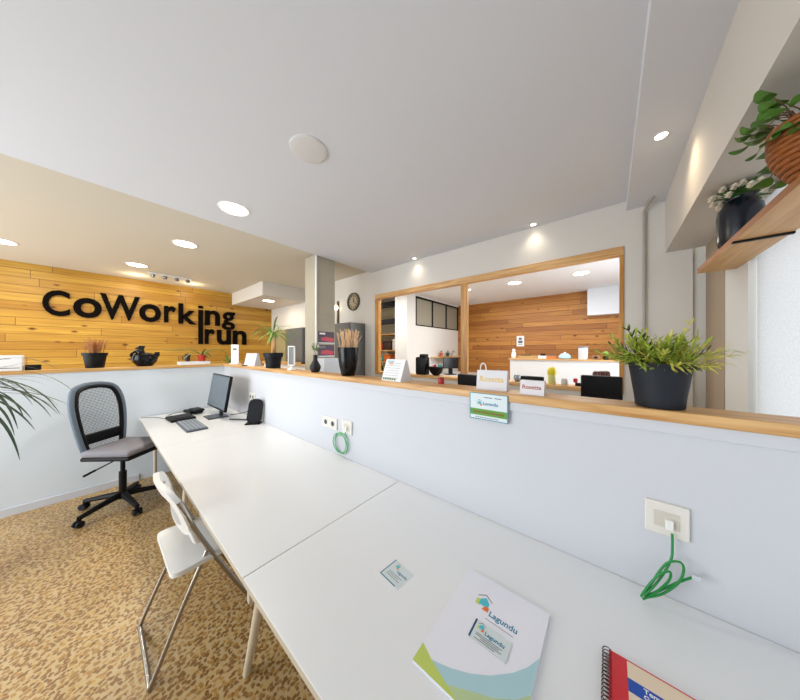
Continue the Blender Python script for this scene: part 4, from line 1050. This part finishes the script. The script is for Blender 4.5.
# shelving behind the left part of the opening
t = thing('storage_shelves', 'open wooden shelving seen through the left end of the opening', 'shelves', (-4.85, 5.4, 0))
for x in (-.55, .75):
    b = BM(); box(b, x, x+.03, -.2, .2, 0, 2.1); obj('upright', b, M_woodZ, t)
for z in (.35, .80, 1.18, 1.50, 1.95):
    b = BM(); box(b, -.52, .75, -.2, .2, z, z+.03); obj('shelf', b, M_woodX, t)
st = [(-.28, 1.53, .26, .20, (150, 40, 34), 'dark red basket on the upper shelf behind the opening'), (.03, 1.53, .30, .26, (60, 34, 26), 'dark brown box on the upper shelf behind the opening'),
      (-.28, 1.21, .22, .15, (44, 170, 176), 'turquoise box on the middle shelf behind the opening'), (.02, 1.21, .26, .20, (206, 110, 44), 'orange ball shaped bag on the middle shelf behind the opening'),
      (-.30, .83, .2, .24, (58, 92, 52), 'green box on the lower shelf behind the opening'), (.02, .83, .26, .24, (196, 160, 96), 'tan carton on the lower shelf behind the opening'),
      (-.25, .38, .3, .22, (168, 26, 70), 'crimson box on the bottom shelf behind the opening'), (.35, 1.53, .24, .3, (206, 200, 190), 'cream box at the right of the upper shelf behind the opening')]
for x, z, w, h_, c, lb in st:
    t = thing('storage_box', lb, 'box', (-4.85+x, 5.36, z), R.uniform(-.1, .1), 'boxes on the storage shelves')
    b = BM(); box(b, -w/2, w/2, -.13, .13, 0, h_*.8, bev=.02, seg=3); obj('body', b, mat('sb_%d_%d' % (c[0], c[1]), c, .6), t, True)
    b = BM(); box(b, -w/2-.005, w/2+.005, -.135, .135, h_*.8+.0005, h_, bev=.01); obj('lid', b, mat('sb_%d_%d' % (c[0], c[1]), c, .6), t, True)

# ------------------------------------------------------------------ street side shelf with its plants
t = thing('wall_shelf', 'wooden shelf on a black bracket high by the street window', 'shelf', (.545, 0, 0))
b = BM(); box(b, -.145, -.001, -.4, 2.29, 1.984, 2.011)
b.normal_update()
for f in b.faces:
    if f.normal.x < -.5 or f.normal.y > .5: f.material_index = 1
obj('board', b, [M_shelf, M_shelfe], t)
for y in (1.71, .3):
    b = BM(); box(b, -.150, -.0005, y-.008, y+.008, 1.976, 1.9835); obj('bracket', b, M_black, t)
SH = 2.011
t = thing('flower_vase', 'glossy black vase of white flowers at the end of the high shelf', 'vase', (.463, 1.905, SH))
b = BM(); lathe(b, [(.058, 0), (.064, .006), (.068, .03), (.070, .14), (.066, .175), (.050, .195), (.048, .215), (.052, .222), (.046, .222)], 40); obj('vase', b, mat('vase_blueblack', (14, 20, 32), .25), t, True)
M_gl = mat('foliage_green', (62, 104, 42), .5, var=.3, bscale=30); M_ol = mat('foliage_olive', (128, 140, 52), .5); M_pet = mat('flower_white', (232, 224, 206), .6)
b = BM()
for i in range(34):
    a = R.uniform(0, 2*PI); el = R.uniform(-.25, 1.0)
    leaf(b, (R.uniform(-.03, .03), R.uniform(-.03, .03), .215), (math.cos(a)*math.cos(el), math.sin(a)*math.cos(el), math.sin(el)+.12), R.uniform(.06, .10), .030, .5, 5)
obj('leaves', b, M_gl, t)
b = BM()
for i in range(24):
    a = 2.4*i; rr = .05+.05*R.random(); c = Vector((rr*math.cos(a), rr*math.sin(a), .238+R.uniform(-.02, .035)))
    for k in range(14):
        q = 2.4*k; zz = 1-2*(k+.5)/14; h_ = math.sqrt(1-zz*zz); leaf(b, c, (math.cos(q)*h_, math.sin(q)*h_, zz), .017, .018, .2, 3)
    lathe(b, [(.001, -.004), (.008, 0), (.006, .009), (.001, .012)], 8, tuple(c), cap0=False, cap1=False)
obj('flowers', b, M_pet, t)
t = thing('plant_basket', 'round brown wicker basket of broad leaved plants on the high shelf', 'plant', (.452, 1.262, SH))
b = BM()
for k in range(11):
    z = .006+k*.0138; rr = .045+.044*math.sin(min(1, (k+1)/8)*PI/2)
    pts = [(rr*1.0*math.cos(2*PI*i/60), rr*math.sin(2*PI*i/60), z+.0012*math.sin(i*PI/2+k*PI)) for i in range(60)]
    tube(b, pts, .0080, 8, closed=True)
for i in range(24):
    a = 2*PI*i/24
    pts = [((.043+.043*math.sin(min(1, (k+1)/12)*PI/2))*math.cos(a), (.043+.043*math.sin(min(1, (k+1)/12)*PI/2))*math.sin(a), .004+k*.0092) for k in range(17)]
    tube(b, pts, .003, 5)
lathe(b, [(.048, .001), (.048, .006)], 24)
obj('basket', b, mat('wicker', (142, 82, 38), .45, var=.35, bscale=60), t, True)
b = BM(); lathe(b, [(.082, .145), (.001, .15)], 24, cap0=False); obj('soil', b, mat('soil', (50, 36, 26), .9), t)
def broad(b, p, d, ln, w):
    d = Vector(d).normalized(); s = d.cross(Vector((0, 0, 1))).normalized(); up = s.cross(d)
    n = 20; c = Vector(p)+d*ln*.5; ctr = b.verts.new(c-up*.004)
    ring = [b.verts.new(c+d*ln*.5*math.cos(2*PI*i/n)+s*w*.5*math.sin(2*PI*i/n)+up*.006*math.cos(4*PI*i/n)) for i in range(n)]
    for i in range(n): b.faces.new((ctr, ring[i], ring[(i+1) % n]))
b = BM(); b3 = BM()
for i in range(60):
    a = R.uniform(0, 2*PI); el = R.uniform(-.6, 1.1); rr = R.uniform(.02, .085)
    st_ = Vector((rr*math.cos(a), rr*math.sin(a), .15)); d = Vector((math.cos(a)*math.cos(el), math.sin(a)*math.cos(el), math.sin(el)))
    L_ = R.uniform(.03, .10); e = st_+d*L_
    tube(b3, [st_, st_+d*L_*.5+Vector((0, 0, .01)), e], .0013, 5)
    broad(b, e, d+Vector((0, 0, R.uniform(-.7, .3))), R.uniform(.034, .052), R.uniform(.028, .042))
for (x, y, z, l_) in ((-.05, .17, .26, .05), (-.03, .21, .20, .045), (-.02, .20, .14, .05), (.0, .22, .09, .05), (-.05, .15, .08, .06), (-.04, .13, .12, .055)):
    tube(b3, smooth_pts([(0, .05, .15), (x*.6, y*.6, z*.7+.07), (x, y, z)], 4), .0014, 5)
    broad(b, (x, y, z), (-.3, .8, -.1), l_, l_*.85)
obj('leaves', b, mat('broad_leaf', (74, 118, 40), .4, var=.35, bscale=18), t)
obj('stems', b3, mat('stem_brown', (96, 66, 44), .6), t)
b = BM()
for i in range(11):
    c = Vector((R.uniform(-.06, .04), R.uniform(.10, .24), R.uniform(.08, .25)))
    for k in range(14):
        q = 2.4*k; zz = 1-2*(k+.5)/14; h_ = math.sqrt(1-zz*zz); leaf(b, c, (math.cos(q)*h_, math.sin(q)*h_, zz), .018, .018, .2, 3)
obj('blossoms', b, M_pet, t)

# ------------------------------------------------------------------ floor plant at the far left
t = thing('dracaena', 'tall floor plant with long narrow drooping leaves at the left edge', 'plant', (-3.22, -.60, 0))
b = BM(); lathe(b, [(.10, 0), (.105, .01), (.125, .28), (.13, .30), (.12, .30)], 32); obj('pot', b, M_white, t, True)
b = BM(); tube(b, smooth_pts([(0, 0, .28), (.02, 0, .6), (0, .02, .9), (.01, .03, 1.25)], 5), .022, 10); obj('trunk', b, mat('trunk_brown', (120, 96, 66), .8, bump=.6, bscale=40), t, True)
b = BM(); R2 = random.Random(3)
for i in range(60):
    a = R2.uniform(0, 2*PI); el = R2.uniform(-.1, 1.2)
    leaf(b, (.01, .03, 1.24+R2.uniform(-.06, .06)), (math.cos(a)*math.cos(el), math.sin(a)*math.cos(el), math.sin(el)), R2.uniform(.36, .58), .020, R2.uniform(1.2, 2.8), 12)
for a, el, l_, dr in ((1.0, .5, .55, 2.1), (.8, .3, .50, 1.6), (1.2, .2, .52, 1.0), (1.1, .7, .60, 2.6), (.9, .0, .5, 1.4), (1.3, .9, .62, 2.5), (.7, .6, .55, 2.8)):
    leaf(b, (.01, .03, 1.25), (math.cos(a)*math.cos(el), math.sin(a)*math.cos(el), math.sin(el)), l_, .018, dr, 14)
obj('leaves', b, mat('dracaena_leaf', (38, 66, 44), .45, var=.3, bscale=10), t)

# ------------------------------------------------------------------ daylight, camera
area('daylight_front', (-4.0, -3.2, 1.4), (PI/2+.02, 0, 0), 5.4, 2.4, 270, (.88, .95, 1))      # shop front glazing behind the camera
area('daylight_street', (XR+.5, .3, 1.6), (0, PI/2, 0), 1.6, 3.6, 14, (.92, .96, 1))
area('added_fill_back_room', (1.2, 4.2, 1.5), (0, PI/2+.3, 0), 1.4, 2.2, 55, (.88, .94, 1))      # added side light to brighten the back room, through an invented opening
wd = bpy.data.worlds.new('World'); scene.world = wd; wd.use_nodes = True
bg = wd.node_tree.nodes['Background']; bg.inputs[0].default_value = (.86, .93, 1, 1); bg.inputs[1].default_value = 1.1

cam = bpy.data.cameras.new('Camera'); co = bpy.data.objects.new('Camera', cam); COL.objects.link(co)
co.location = (0, 0, 1.53)
ang = math.atan2(305, 253)      # forward direction: ang away from -X towards +Y
fx, fy = -math.cos(ang), math.sin(ang)
co.rotation_euler = (PI/2, 0, math.atan2(-fx, fy))
cam.sensor_width = 36; cam.sensor_fit = 'HORIZONTAL'; cam.lens = 36*253/800; cam.clip_start = .02
scene.camera = co
vs = scene.view_settings
vs.view_transform = 'Standard'; vs.look = 'None'; vs.gamma = 1; vs.use_curve_mapping = False; vs.exposure = -.04
